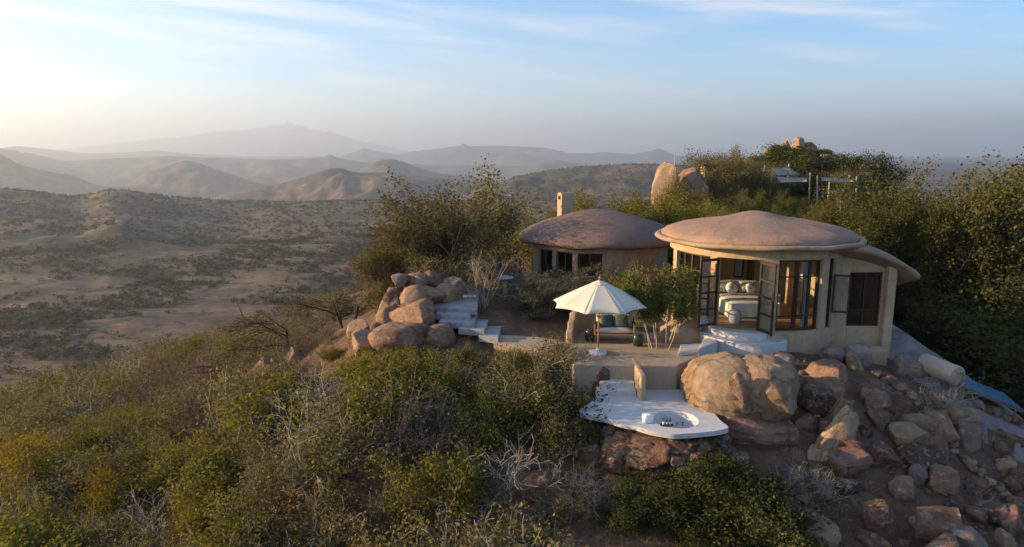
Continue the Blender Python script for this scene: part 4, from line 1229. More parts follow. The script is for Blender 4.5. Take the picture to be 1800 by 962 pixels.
# ------------------------------------------------------------------ boulders
GL = 'boulders piled beside the stone steps'
pile = [
    (638, 500, 688, 604, 24.6, 'rock_tan', 'tall leaning boulder with sunlit outer face at the end of the pile', dict(rot=(0, R(10), R(10)), boxy=0.5)),
    (652, 520, 698, 594, 24.2, 'rock_tan', 'narrow split boulder wedged behind the leaning one', dict(rot=(0, R(14), R(-15)), boxy=0.5)),
    (686, 514, 768, 584, 23.7, 'rock', 'large broad brown boulder in the middle of the pile', dict(boxy=0.5, sub=5)),
    (704, 494, 782, 532, 24.7, 'rock', 'flat brown boulder lying across the top of the pile', dict(boxy=0.5)),
    (712, 476, 752, 502, 25.3, 'rock', 'small brown boulder on the crest of the pile', {}),
    (742, 474, 776, 504, 25.5, 'rock_red', 'reddish boulder on the crest of the pile', {}),
    (691, 478, 713, 497, 25.0, 'rock_grey', 'small white-grey stone block perched on the pile', dict(boxy=0.6)),
    (764, 492, 810, 530, 25.2, 'rock_tan', 'tan sloping boulder beside the top of the steps', {}),
    (650, 555, 752, 606, 22.8, 'rock', 'low dark boulder at the foot of the pile', dict(boxy=0.4)),
    (614, 558, 648, 592, 23.6, 'rock_tan', 'small rounded boulder at the outer foot of the pile', {}),
    (620, 574, 664, 616, 22.9, 'rock_tan', 'pointed pale boulder at the outer foot of the pile', {}),
    (672, 500, 712, 560, 25.0, 'rock_red', 'reddish boulder filling the gap inside the pile', {}),
    (780, 482, 822, 512, 26.6, 'rock_grey', 'grey boulder in shade behind the top of the steps', {}),
    (740, 560, 800, 606, 22.9, 'rock', 'brown boulder under the lowest grey steps', {}),
]
for i, (x0, y0, x1, y1, Y, mat, lab, kw) in enumerate(pile):
    kw['boxy'] = kw.get('boxy', 0.3) * 0.7
    rock_px('boulder', x0 - 4, y0 + 2, x1 + 4, y1 + 4, Y, 100 + i, mat, 1.0, 0.4, lab, GL, cat='boulder', rough=0.06, sharp=True, **kw)
# the cracked boulder before the pavilion
cb = empty('cracked_boulder', at(1300, 700, 18.3)); cb.location.z = -1.9
tag(cb, 'huge cracked golden-brown boulder between the tub deck and the pavilion', 'boulder')
def lobe(x0, y0, x1, y1, Y, seed, mat, depth, rot=(0, 0, 0), boxy=0.25, cuts=5, name='rock_lobe', rough=0.07):
    o = rock_px(name, x0, y0, x1, y1, Y, seed, mat, depth, 0.05, sub=5, cuts=cuts, boxy=boxy, rot=rot, rough=rough)
    o.parent = cb; o.location = Vector(o.location) - Vector(cb.location); return o
lobe(1188, 611, 1350, 754, 18.6, 211, 'rock_tan', 1.0, (0, R(10), R(10)), 0.0, 2, rough=0.06)
lobe(1270, 616, 1414, 758, 18.35, 214, 'rock_tan', 1.05, (0, R(-6), R(-12)), 0.0, 2, rough=0.07)
lobe(1232, 700, 1400, 786, 18.2, 217, 'rock', 0.9, (0, R(6), 0), 0.4)
lobe(1296, 650, 1330, 730, 17.45, 219, 'rock_tan', 0.6, (0, R(-18), 0), 0.3, name='rock_wedge')
more = [
    (1392, 625, 1502, 736, 19.7, 'rock', 'big brown boulder leaning against the cracked one', dict(boxy=0.3, sub=5)),
    (1356, 616, 1396, 656, 20.3, 'rock_grey', 'grey boulder against the pavilion wall', {}),
    (1416, 704, 1476, 836, 17.2, 'rock_tan', 'tall standing slab of tan rock with a pale cut face', dict(boxy=0.6, rot=(0, R(14), R(20)))),
    (1458, 696, 1514, 778, 18.0, 'rock', 'brown slab behind the standing one', dict(boxy=0.5, rot=(0, R(-12), 0))),
    (1464, 768, 1530, 864, 17.0, 'rock_red', 'dark red upright slab on the slope', dict(boxy=0.6, rot=(0, R(-8), R(-10)))),
    (1386, 722, 1436, 780, 18.0, 'rock', 'brown boulder in the gap under the cracked one', {}),
    (1484, 602, 1530, 648, 21.2, 'rock_grey', 'lichen-grey boulder at the foot of the wing wall', {}),
    (1564, 618, 1628, 672, 21.4, 'rock_grey', 'grey boulder below the corner pier', {}),
    (1500, 612, 1524, 652, 20.8, 'rock_tan', 'thin tilted slab between boulder and plinth', dict(boxy=0.6, rot=(0, R(-25), 0))),
    (1440, 606, 1488, 640, 21.0, 'rock_grey', 'low grey boulder under the curved window', {}),
    (1582, 724, 1640, 764, 18.6, 'rock_tan', 'sharp-edged tan boulder on the open slope', dict(boxy=0.55)),
    (1618, 752, 1668, 818, 18.3, 'rock', 'brown boulder below the sharp tan one', {}),
    (1668, 716, 1722, 748, 19.6, 'rock_tan', 'flat-topped tan stone below the heater', dict(boxy=0.6)),
    (1684, 730, 1722, 792, 19.0, 'rock_grey', 'pale split stone below the heater', dict(boxy=0.5)),
    (1626, 814, 1678, 862, 17.4, 'rock', 'squarish brown rock on the lower slope', dict(boxy=0.6)),
    (1596, 814, 1634, 852, 17.6, 'rock_grey', 'grey rock beside the squarish brown one', {}),
    (1562, 834, 1608, 874, 17.2, 'rock', 'brown rock on the lower slope beside grey rock', {}),
    (1532, 872, 1592, 954, 16.4, 'rock_red', 'upright red-brown slab low on the slope', dict(boxy=0.6, rot=(0, R(-10), 0))),
    (1590, 878, 1668, 962, 16.3, 'rock', 'large tilted brown slab low on the slope', dict(boxy=0.5, rot=(0, R(12), 0))),
    (1664, 918, 1744, 985, 16.0, 'rock_grey', 'grey-brown slab at the bottom of the slope', dict(boxy=0.5)),
    (1610, 934, 1692, 1000, 15.6, 'rock', 'brown slab half buried at the bottom of the slope', dict(boxy=0.5)),
    (1774, 822, 1812, 858, 17.6, 'rock_red', 'red block on the outer edge of the slope', dict(boxy=0.6)),
    (1752, 926, 1784, 975, 16.0, 'rock_tan', 'pale pointed stone at the bottom of the slope', dict(boxy=0.5)),
    (1538, 740, 1556, 758, 18.4, 'rock_grey', 'small pale grey stone on the open slope', {}),
    (908, 820, 984, 874, 15.6, 'rock_red', 'red-brown rock in the dirt below the bushes', {}),
    (940, 716, 988, 772, 17.6, 'rock_red', 'reddish boulder among the bushes left of the tub deck', {}),
    (1040, 640, 1072, 694, 19.6, 'rock_red', 'rough red boulder beside the white steps', {}),
    (1010, 700, 1040, 724, 18.6, 'rock_red', 'small red boulder at the corner of the tub deck', {}),
    (1126, 664, 1162, 684, 20.0, 'rock_red', 'dark red rock lying at the retaining wall', {}),
    (1128, 596, 1186, 616, 22.0, 'rock_tan', 'low tan rock at the foot of the pale stems', {}),
    (1150, 556, 1240, 622, 22.6, 'rock_tan', 'ribbed golden boulder under the pavilion windows', dict(sub=5, boxy=0.2)),
    (434, 622, 502, 702, 27.0, 'rock', 'brown outcrop among the dry shrubs of the left slope', {}),
    (496, 606, 536, 650, 28.0, 'rock_tan', 'tan outcrop above the dry shrubs of the left slope', {}),
    (522, 684, 556, 708, 22.0, 'rock_tan', 'small tan rock showing between the bushes', {}),
    (266, 826, 312, 894, 17.0, 'rock', 'leaning brown stone among the yellow bushes', dict(rot=(0, R(20), 0))),
]
SNAP = set(range(10, 25)) | {25, 31, 32, 33, 34}
for i, (x0, y0, x1, y1, Y, mat, lab, kw) in enumerate(more):
    rock_px('boulder', x0, y0, x1, y1, Y, 300 + i, mat, 0.8, 0.3, lab, None, cat='boulder', snap=i in SNAP, sharp=i not in (0, 1, 30), cuts=10, rough=0.06, **kw)
# broken ledge that carries the tub deck
rs = random.Random(5)
front = [ol_raw[i] for i in (1, 0, 17, 16, 15, 14, 13, 12, 11, 10, 9, 8)]
cen = Vector((sum(p.x for p in front) / len(front), 18.6, 0))
k = 0
for row, (zc, push, sz) in enumerate([(-1.10, -0.22, 0.62), (-1.45, -0.10, 0.72), (-1.85, 0.04, 0.80), (-2.3, 0.25, 0.75)]):
    seglen = 0.0; nxt = rs.uniform(0, 0.3)
    for a, c in zip(front, front[1:]):
        L = (Vector((c.x, c.y)) - Vector((a.x, a.y))).length
        while nxt < seglen + L:
            t = (nxt - seglen) / L; q = a.lerp(c, t); out = Vector((q.x - cen.x, q.y - cen.y, 0)).normalized()
            s_ = sz * rs.choice([0.45, 0.7, 0.9, 1.2, 1.5]) * rs.uniform(0.85, 1.15)
            mt = rs.choice(['rock', 'rock_red', 'rock_red', 'rock_dark', 'rock_dark'])
            lb = ('big ' if s_ > 0.75 else 'small ' if s_ < 0.45 else '') + {'rock': 'brown', 'rock_red': 'red-brown', 'rock_dark': 'dark brown'}[mt] + ' rock in the ' + ['top', 'second', 'third', 'lowest'][row] + ' course of the ledge under the tub deck'
            rock('ledge_rock', (q.x + out.x * push, q.y + out.y * push, min(zc - s_ * 0.36 + rs.uniform(-0.06, 0.04), -0.93 - 0.85 * s_)), (s_ * rs.uniform(0.9, 1.3), s_, s_ * rs.uniform(0.65, 0.85)), 500 + k, mt, (rs.uniform(-0.25, 0.25), rs.uniform(-0.2, 0.2), rs.uniform(0, 3)), 4, 13, 0.10, 0.55, None, lb, 'ledge: ' + lb, False, sharp=True)
            k += 1; nxt += s_ * 0.72
        seglen += L
# laid edging stones: two rows on the right slope
def stone_row(x0, y0, x1, y1, z_Y, n, label, group, seed):
    r2 = random.Random(seed)
    for i in range(n):
        t = (i + r2.uniform(-0.3, 0.3)) / n
        w = r2.uniform(12, 26)
        Y = z_Y[0] + (z_Y[1] - z_Y[0]) * t
        px, py = x0 + (x1 - x0) * t + r2.uniform(-8, 8), y0 + (y1 - y0) * t + r2.uniform(-7, 7)
        q = at(px, py, Y); zq = hz(q.x, q.y)
        s_ = w / 1200 * Y
        rock('edging_stone', (q.x, q.y, zq - 0.03), (s_, s_ * 0.8, s_ * 0.6), 700 + seed * 50 + i, r2.choice(['rock_tan', 'rock_dark', 'rock', 'rock']), (0, 0, r2.uniform(0, 3)), 3, 7, 0.1, 0.5, None, label, group, False)
stone_row(1668, 800, 1800, 945, (18.2, 16.2), 26, 'small loose stone in the row running down the slope', 'edging stones of the lower row', 1)
stone_row(1552, 648, 1622, 724, (20.6, 19.0), 18, 'small loose stone in the row below the plinth', 'edging stones of the upper row', 2)
r6 = random.Random(8)
for i in range(64):
    px, py = r6.uniform(1400, 1800), r6.uniform(660, 985)
    if py < 640 + (px - 1400) * 0.18 or (1640 < px and py < 720 + (px - 1640) * 0.3): continue
    w = r6.choice([16, 24, 34, 50, 66]) * r6.uniform(0.8, 1.2)
    mt = r6.choice(['rock', 'rock', 'rock_red', 'rock_dark', 'rock_tan'])
    lb = ('small ' if w < 28 else 'large ' if w > 52 else 'middling ') + {'rock': 'brown', 'rock_red': 'red-brown', 'rock_dark': 'dark brown', 'rock_tan': 'tan'}[mt] + ' loose rock on the dirt ' + ('below the standing tan slab' if px < 1540 else 'below the sharp tan boulder' if px < 1680 else 'along the row of edging stones')
    rock_px('slope_rock', px - w / 2, py - w * 0.7, px + w / 2, py, None, 1500 + i, mt, 0.85, 0.45, lb, 'loose rocks: ' + lb, sub=3 if w < 22 else 4, boxy=0.5, cuts=12, rough=0.06, smooth=w > 30, sharp=True, rot=(r6.uniform(-0.3, 0.3), r6.uniform(-0.3, 0.3), r6.uniform(0, 3)))
# rubble and pebbles everywhere: nobody could count them
def scatter_rocks(name, n, region, smin, smax, mat, seed):
    r2 = np.random.RandomState(seed)
    v, f = ico(2); VV, FF = [], []
    x = r2.uniform(region[0], region[1], n); y = r2.uniform(region[2], region[3], n); z = H(x, y)
    for i in range(n):
        s_ = smin + (smax - smin) * r2.rand() ** 3
        q = v * (1 + 0.35 * r2.normal(size=(len(v), 1)) * 0.5) * np.array([s_, s_ * r2.uniform(0.6, 1), s_ * r2.uniform(0.4, 0.8)])
        VV.append(q + [x[i], y[i], z[i]]); FF.append(f + i * len(v))
    o = link_mesh(name, np_mesh(name, np.vstack(VV), np.vstack(FF)), MATS[mat]); tag(o, kind='stuff')
scatter_rocks('rubble', 900, (7, 18, 13.5, 22), 0.02, 0.14, 'rock', 1)
scatter_rocks('pebbles', 500, (-2, 8, 12.5, 16.5), 0.015, 0.07, 'rock_red', 2)
# masonry under the heater
mw = empty('masonry_wall', (14.7, 20.0, -2.0)); tag(mw, 'rough stone wall carrying the water heater', 'wall')
r2 = random.Random(3)
for row in range(4):
    x = -0.95
    while x < 1.2:
        w = r2.uniform(0.22, 0.42); hh = 0.24
        top = 0.95 - 0.40 * max(0, x + 0.9)
        zz_ = row * 0.245
        if zz_ < top:
            rock('stone', (x + w / 2, r2.uniform(-0.05, 0.05), zz_ - 0.25), (w * 1.04, 0.45, hh * 1.08), 900 + int(x * 50) + row * 7, r2.choice(['rock', 'rock_red', 'rock_grey']), (0, 0, 0), 3, 6, 0.06, 0.8, mw, None, None, False)
        x += w
# sheet of bare granite falling away to the right of the pavilion
n = 60; xs = np.linspace(11.5, 19.5, n); ys = np.linspace(17.5, 32, 90)
XX, YY = np.meshgrid(xs, ys); ZZ = H(XX, YY)
edge = np.clip(np.minimum((XX - 11.8) / 2.0, (YY - 18.2) / 1.6), 0, 1)
ZZ = ZZ - 0.12 + 0.22 * edge + 0.06 * fbm(XX / 1.7, YY / 1.7, 4)
i0 = (np.arange(89)[:, None] * n + np.arange(n - 1)[None]).ravel()
sl = link_mesh('granite_slab', np_mesh('granite_slab', np.stack([XX, YY, ZZ], -1).reshape(-1, 3), np.stack([i0, i0 + 1, i0 + n + 1, i0 + n], -1)), MATS['slab'], None, True); tag(sl, kind='structure')
# ------------------------------------------------------------------ plants: prototypes
SHRUB = dict(stems=8, tilt=(0.15, 0.85), L=0.95, r=0.022, pieces=[4, 3, 3], kids=[5, 4], wobble=[0.13, 0.18, 0.22], lift=[0.04, 0.03, 0.0], taper=0.45,
             **{'from': [0.25, 0.2]}, angle=[(0.4, 1.0), (0.4, 1.1)], len=[(0.45, 0.75), (0.4, 0.7)], rk=0.6, tipn=2, per=12, spread=0.095, leaf=0.062)
def P_(**k):
    d = dict(SHRUB); d.update(k); return d
olive = [build_plant('olive_shrub', 20 + i, P_(stems=8 + i % 3), 'leaf_olive', 'bark_pale') for i in range(4)]
green = [build_plant('green_shrub', 30 + i, P_(stems=9, per=20, leaf=0.066, spread=0.10), 'leaf_green', 'bark_grey') for i in range(3)]
lime = [build_plant('lime_shrub', 40 + i, P_(stems=9, per=19, leaf=0.062, tilt=(0.1, 0.75)), 'leaf_lime', 'bark_grey') for i in range(3)]
dark = [build_plant('dark_green_shrub', 50 + i, P_(stems=9, per=22, leaf=0.075, tilt=(0.2, 1.1)), 'leaf_dark', 'bark_dark') for i in range(2)]
dry = [build_plant('dry_shrub', 60 + i, P_(stems=10, kids=[6, 5], per=5, leaf=0.045, spread=0.08, r=0.016, wobble=[0.16, 0.22, 0.28]), 'leaf_dry', 'bark_grey') for i in range(3)]
yellow = [build_plant('yellow_shrub', 70 + i, P_(stems=8, per=17, leaf=0.06), 'leaf_yellow', 'bark_grey') for i in range(2)]
grey = [build_plant('grey_twig_shrub', 80 + i, P_(stems=10, kids=[6, 5], per=2, leaf=0.04, r=0.018, wobble=[0.2, 0.28, 0.32], tilt=(0.3, 1.2)), 'leaf_grey', 'bark_pale') for i in range(2)]
TREE = dict(stems=3, tilt=(0.1, 0.5), L=2.6, r=0.10, pieces=[5, 4, 3, 3], kids=[6, 5, 4], wobble=[0.10, 0.16, 0.2, 0.24], lift=[0.05, 0.05, 0.02, 0.0], taper=0.4,
            **{'from': [0.3, 0.25, 0.2]}, angle=[(0.35, 0.9), (0.4, 1.0), (0.4, 1.1)], len=[(0.45, 0.75), (0.4, 0.68), (0.4, 0.65)], rk=0.55, tipn=2, per=13, spread=0.16, leaf=0.105, foot=0.15, bury=0.4)
def T_(**k):
    d = dict(TREE); d.update(k); return d
TP = ('crown', 'trunk')
airy = [build_plant('thorn_tree', 110 + i, T_(per=13, leaf=0.10, spread=0.18, stems=4), 'leaf_olive', 'bark_grey', TP) for i in range(2)]
broad = [build_plant('broadleaf_tree', 120 + i, T_(stems=4, L=4.4, r=0.16, kids=[7, 6, 5], per=20, leaf=0.16, spread=0.26, tilt=(0.12, 0.75)), 'leaf_tree', 'bark_grey', TP) for i in range(3)]
limet = [build_plant('yellow_green_tree', 130 + i, T_(stems=5, per=20, leaf=0.11, spread=0.19, tilt=(0.2, 0.95)), 'leaf_lime', 'bark_grey', TP) for i in range(2)]
darkt = [build_plant('dark_tree', 140 + i, T_(stems=5, per=22, leaf=0.13, spread=0.22, tilt=(0.15, 0.95)), 'leaf_dark', 'bark_dark', TP) for i in range(2)]
def ext(o_):
    t = w = 0
    for c in o_.children:
        A = np.empty(len(c.data.vertices) * 3, np.float32); c.data.vertices.foreach_get('co', A); A = A.reshape(-1, 3)
        t = max(t, float(np.percentile(A[:, 2], 99.7))); w = max(w, float(np.percentile(np.hypot(A[:, 0], A[:, 1]), 98)))
    return t, w
DIM = {p: ext(p) for p in olive + green + lime + dark + dry + yellow + grey + airy + broad + limet + darkt}
def place_h(p, x, y, h, rz=None, label=None, cat=None, group=None, z=None, wide=1.0):
    s = h / DIM[p][0]
    return place(p, x, y, s * wide, rz, z, label, cat, group, sz=s)

# ------------------------------------------------------------------ specimen trees
def tree_px(p, px, py, Y, h, label, rz=None, wide=1.0, group=None, cat='tree'):
    q = at(px, py, Y); return place_h(p, q.x, q.y, h, rz, label, cat, group, wide=wide)
tree_px(airy[0], 862, 480, 35.8, 7.3, 'tall airy thorn tree beside the old pavilion', 0.6, 1.05)
tree_px(airy[1], 748, 480, 30.5, 5.2, 'grey-green thorn tree behind the boulder pile', 2.0, 1.05)
tree_px(airy[1], 690, 480, 29.0, 3.4, 'low spreading thorn tree at the outer side of the boulder pile', 4.4, 1.15)
tree_px(airy[0], 800, 480, 29.5, 3.6, 'short thorn tree between pile and tall tree', 3.3, 1.1)
small = build_plant('terrace_tree', 150, T_(stems=8, tilt=(0.05, 0.32), L=2.1, r=0.03, kids=[4, 4, 3], **{'from': [0.80, 0.3, 0.2]}, lift=[0.05, 0.08, 0.04, 0.02], len=[(0.22, 0.36), (0.5, 0.7), (0.4, 0.6)], per=24, leaf=0.075, spread=0.13), 'leaf_green', 'bark_pale', TP)
DIM[small] = ext(small); q = atz(1158, 612, 0.0)
place_h(small, q.x, q.y + 0.1, 3.05, 1.0, 'small round-headed tree with many pale stems by the terrace', 'tree', wide=0.85)
flat = build_plant('umbrella_thorn', 160, T_(stems=4, tilt=(0.35, 0.75), L=1.5, r=0.06, kids=[6, 6, 4], zsq=0.30, lift=[0.06, 0.02, 0.0, 0.0], **{'from': [0.7, 0.2, 0.2]}, len=[(0.8, 1.3), (0.45, 0.7), (0.4, 0.6)], per=22, leaf=0.08, spread=0.13, squash=0.5), 'leaf_grey', 'bark_pale', TP)
DIM[flat] = ext(flat); q = at(955, 540, 26.6)
place_h(flat, q.x, q.y, 1.75, 0.3, 'flat-topped thorn tree with pale leaning trunks in front of the old pavilion', 'tree', wide=1.15)
q = at(1035, 520, 27.2); place_h(flat, q.x, q.y, 1.5, 2.4, 'second flat-topped thorn tree reaching behind the parasol', 'tree')
bare = build_plant('bare_stem_shrub', 165, P_(stems=14, tilt=(0.02, 0.4), L=1.9, kids=[4, 4], per=5, leaf=0.05, r=0.022, len=[(0.25, 0.4), (0.4, 0.6)]), 'leaf_dry', 'bark_pale')
DIM[bare] = ext(bare); q = at(850, 560, 25.3)
place_h(bare, q.x, q.y, 2.3, 0.5, 'upright bundle of bare pale stems beside the grey steps', 'shrub')
acacia = build_plant('leafless_acacia', 170, T_(stems=2, tilt=(0.35, 0.7), L=3.2, r=0.17, rmin=0.011, kids=[6, 6, 5], zsq=0.4, lift=[0.0, -0.01, 0.0, 0.0], len=[(0.6, 0.95), (0.5, 0.8), (0.4, 0.6)], per=2, leaf=0.06, spread=0.15, squash=0.5), 'leaf_dry', 'bark_dark', TP)
DIM[acacia] = ext(acacia)
g = at(505, 590, 33.0); place_h(acacia, g.x, g.y, 3.3, 2.9, 'leafless flat-topped acacia with dark twisted trunk on the left slope', 'tree', wide=1.2)
g = at(610, 560, 31.0); place_h(acacia, g.x, g.y, 2.6, 0.4, 'smaller leafless acacia nearer the boulder pile', 'tree')
pathb = green[0]
for px, py, Y, h, p, lab in [(978, 650, 20.6, 1.3, olive[1], 'olive bush standing before the path and parasol'), (985, 655, 20.2, 1.2, grey[0], 'grey twiggy bush beside the olive bush before the path'),
                             (905, 640, 20.6, 1.0, green[1], 'low green bush under the edge of the path'), (968, 745, 17.9, 1.5, dark[0], 'dark green bush at the corner of the tub deck'), (930, 715, 18.9, 1.9, olive[2], 'tall olive bush between path edge and tub deck'), (1008, 690, 19.2, 0.8, grey[1], 'bare grey bush beside the white steps'), (985, 760, 17.4, 1.5, dry[0], 'dry brown bush below the corner of the tub deck')]:
    q = at(px, py, Y); place_h(p, q.x, q.y, h, None, lab, 'shrub')
droop = build_plant('drooping_shrub', 175, P_(stems=9, tilt=(0.2, 0.9), L=1.9, pieces=[8, 4, 3], kids=[7, 4], wobble=[0.10, 0.18, 0.2], lift=[-0.17, -0.15, -0.1], per=9, leaf=0.055, r=0.024, **{'from': [0.45, 0.2]}), 'leaf_olive', 'bark_pale')
DIM[droop] = ext(droop)
g = hit(800, 720); place_h(droop, g.x, g.y, 2.1, 0.3, 'tall shrub with pale arching and drooping branches below the path', 'shrub')

# ------------------------------------------------------------------ bush cover of the left and front slope
LIM = np.array([(-200, 600), (0, 596), (200, 590), (350, 575), (430, 566), (560, 572), (610, 612), (655, 604), (700, 600), (750, 592), (800, 602), (860, 618), (880, 628), (935, 655), (1000, 700), (1012, 740), (1030, 800), (1080, 840), (1100, 960)])
def limit(px): return float(np.interp(px, LIM[:, 0], LIM[:, 1]))
LABS = {'olive': 'olive-leaved bush in the thicket on the slope below the path', 'green': 'fresh green bush in the thicket on the slope below the path', 'lime': 'bright yellow-green bush in the thicket below the boulder pile',
        'dry': 'dry brown twiggy bush in the thicket on the left slope', 'yellow': 'yellow-leaved bush in the thicket on the lower left slope', 'grey': 'grey leafless bush in the thicket on the left slope', 'dark': 'dark green bush on the dirt slope below the tub deck'}
KINDS = dict(olive=olive, green=green, lime=lime, dry=dry, yellow=yellow, grey=grey, dark=dark)
rr_ = random.Random(21); spots_ = []; cnt = {}
MARKS = [((-3.5, 24.5), 'near the boulder pile'), ((0.5, 22.0), 'under the edge of the path'), ((-8.0, 30.0), 'near the leafless acacia'), ((1.5, 17.5), 'left of the tub deck'), ((-9.0, 16.5), 'around the leaning brown stone'), ((-9.5, 26.5), 'by the brown outcrop'), ((0.0, 15.0), 'on the dirt near the red-brown rock'), ((-18, 34), 'on the outer edge of the hill'), ((-14, 20), 'among the yellow bushes'), ((-4, 18.5), 'around the drooping shrub')]
KN = {'olive': 'olive-leaved bush', 'green': 'fresh green bush', 'lime': 'bright yellow-green bush', 'dry': 'dry brown twiggy bush', 'yellow': 'yellow-leaved bush', 'grey': 'grey leafless bush', 'dark': 'dark green bush'}
def bush_label(kind, x, y, h):
    m = min(MARKS, key=lambda m_: (m_[0][0] - x) ** 2 + (m_[0][1] - y) ** 2)[1]
    return ('tall ' if h > 1.8 else 'low ' if h < 1.15 else 'middling ') + KN[kind] + ' ' + m
def try_bush(kind, x, y, h, zmin=None):
    z = hz(x, y); p = rr_.choice(KINDS[kind]); w = DIM[p][1] * h / DIM[p][0]
    for _ in range(5):
        px, py = proj(x, y, z + h)
        wpx = 0.8 * w / y * 1200
        lim = max(limit(px - wpx), limit(px + wpx), limit(px))
        if py >= lim: break
        h *= 0.8; w *= 0.8
    if h < 0.45: return False
    place_h(p, x, y, h, None, bush_label(kind, x, y, h), 'shrub', 'thicket: ' + bush_label(kind, x, y, h), z=z - 0.02, wide=rr_.uniform(0.9, 1.25)); cnt[kind] = cnt.get(kind, 0) + 1
    return True
tries = 0
while tries < 9000 and len(spots_) < 620:
    tries += 1
    px = rr_.uniform(-120, 1010); py = rr_.uniform(585, 1080)
    g = hit(px, py)
    if g is None or g.y > 62 or g.y < 10.5: continue
    sep = 0.95 + 0.024 * g.y
    if any((g.x - a) ** 2 + (g.y - b_) ** 2 < sep * sep for a, b_ in spots_): continue
    if g.y > 19.5 and g.x > -6.2 and g.y < 28 and py < 640: continue
    if px > 900 and py > 770 and rr_.random() < 0.8: continue
    v = rr_.random()
    if 590 < px < 900 and py < 800: kind = 'lime' if v < 0.55 else 'green' if v < 0.68 else 'olive' if v < 0.93 else 'dry'
    elif 380 < px <= 620 and py < 720: kind = 'dry' if v < 0.6 else 'grey' if v < 0.75 else 'olive' if v < 0.95 else 'lime'
    elif px <= 420 and py > 800: kind = 'yellow' if v < 0.13 else 'lime' if v < 0.27 else 'olive' if v < 0.58 else 'grey' if v < 0.72 else 'dry'
    elif px <= 380: kind = 'olive' if v < 0.38 else 'dry' if v < 0.74 else 'grey' if v < 0.93 else 'lime'
    else: kind = 'olive' if v < 0.42 else 'green' if v < 0.50 else 'dry' if v < 0.74 else 'grey' if v < 0.92 else 'lime'
    h = rr_.uniform(1.15, 1.95) if g.y < 30 else rr_.uniform(1.5, 2.6)
    if rr_.random() < 0.22: h *= 1.45
    if 590 < px < 925 and py < 800: h = rr_.uniform(1.9, 3.2)
    elif px > 940: h *= 0.6
    if try_bush(kind, g.x, g.y, h): spots_.append((g.x, g.y))
for px, py, h in [(1250, 900, 1.25), (1285, 930, 1.3), (1225, 880, 1.0), (1180, 915, 1.0), (1140, 900, 0.8), (1110, 930, 0.8), (1330, 955, 1.3), (1375, 985, 1.2), (1260, 860, 1.1), (1235, 985, 0.8), (1400, 1010, 1.0), (1170, 870, 0.6), (1300, 900, 1.0)]:
    g = hit(px, py)
    if g is not None: place_h(rr_.choice(dark), g.x, g.y, h, None, ('low ' if h < 0.9 else 'tall ' if h > 1.15 else 'middling ') + LABS['dark'], 'shrub', 'dark bushes below the tub deck' + (': low' if h < 0.9 else ': tall' if h > 1.15 else ''), wide=1.2)
for px, py, h in [(1060, 890, 0.7), (1010, 860, 0.8), (1420, 850, 0.8), (1445, 880, 0.7), (1650, 720, 0.9), (1670, 700, 1.1), (1380, 860, 0.6), (960, 900, 0.6), (1545, 690, 0.5), (1720, 880, 0.5), (1400, 930, 0.6)]:
    g = hit(px, py)
    if g is not None: place_h(rr_.choice(grey), g.x, g.y, h, None, 'grey leafless twigs on the bare dirt and rock slope', 'shrub', 'dead twigs on the rock slope')

# ------------------------------------------------------------------ bushes round and behind the pavilions
def grove(p_list, n, xr, yr, hr, label, group, seed, cond=None, sep=1.6, cat='tree', wide=(0.9, 1.2), cap=None, vary=(0.8, 1.06)):
    r3 = random.Random(seed); done = []; t = 0
    while len(done) < n and t < n * 60:
        t += 1
        x, y = r3.uniform(*xr), r3.uniform(*yr)
        if cond and not cond(x, y): continue
        if any((x - a) ** 2 + (y - c) ** 2 < sep * sep for a, c in done): continue
        h = r3.uniform(*hr)
        if cap:
            px = 900 + 1200 * x / y
            h = min(h, CAM_H + y * math.tan(float(pyang(np.interp(px, [c[0] for c in cap], [c[1] for c in cap])))) - hz(x, y)) * r3.uniform(*vary)
            h = max(h, 0.9)
        p = r3.choice(p_list); lab, grp = label, group
        if len({q_.name.split('.')[0] for q_ in p_list}) > 1:
            kn = p.name.split('.')[0].replace('_', ' ').replace(' shrub', ' bush'); lab = label.replace('olive bush', kn).replace('dark green tree', kn).replace('scattered bush', 'scattered ' + kn); grp = group + ': ' + kn
        done.append((x, y)); place_h(p, x, y, h, None, lab, cat, grp, wide=r3.uniform(*wide))
CR = [(1380, 372), (1420, 362), (1450, 335), (1500, 312), (1540, 305), (1570, 335), (1600, 345), (1620, 310), (1660, 298), (1720, 290), (1800, 294), (1900, 290)]
CY = [(920, 378), (960, 360), (1000, 342), (1050, 327), (1100, 318), (1150, 322), (1200, 338), (1270, 352)]
CD = [(1190, 345), (1220, 325), (1300, 322), (1330, 335), (1420, 345), (1500, 338)]
CK = [(1300, 300), (1320, 282), (1350, 262), (1380, 246), (1400, 254), (1440, 264), (1470, 268), (1500, 262), (1525, 278), (1560, 300)]
CA = [(1190, 275), (1210, 254), (1250, 249), (1290, 252), (1320, 268)]
ray = lambda px, Y: (px - 900) / 1200 * Y
grove(limet, 16, (0, 18), (36, 48), (3.8, 5.0), 'yellow-green bushy tree behind the two pavilions', 'yellow-green trees behind the pavilions', 1, lambda x, y: ray(925, y) < x < ray(1270, y), 1.9, cap=CY)
grove(darkt + broad[:1], 26, (14, 36), (46, 80), (4.0, 5.6), 'dark green tree in the dip before the rocky hill', 'trees in the dip before the rocky hill', 2, lambda x, y: ray(1195, y) < x < ray(1500, y), 2.6, cap=CD)
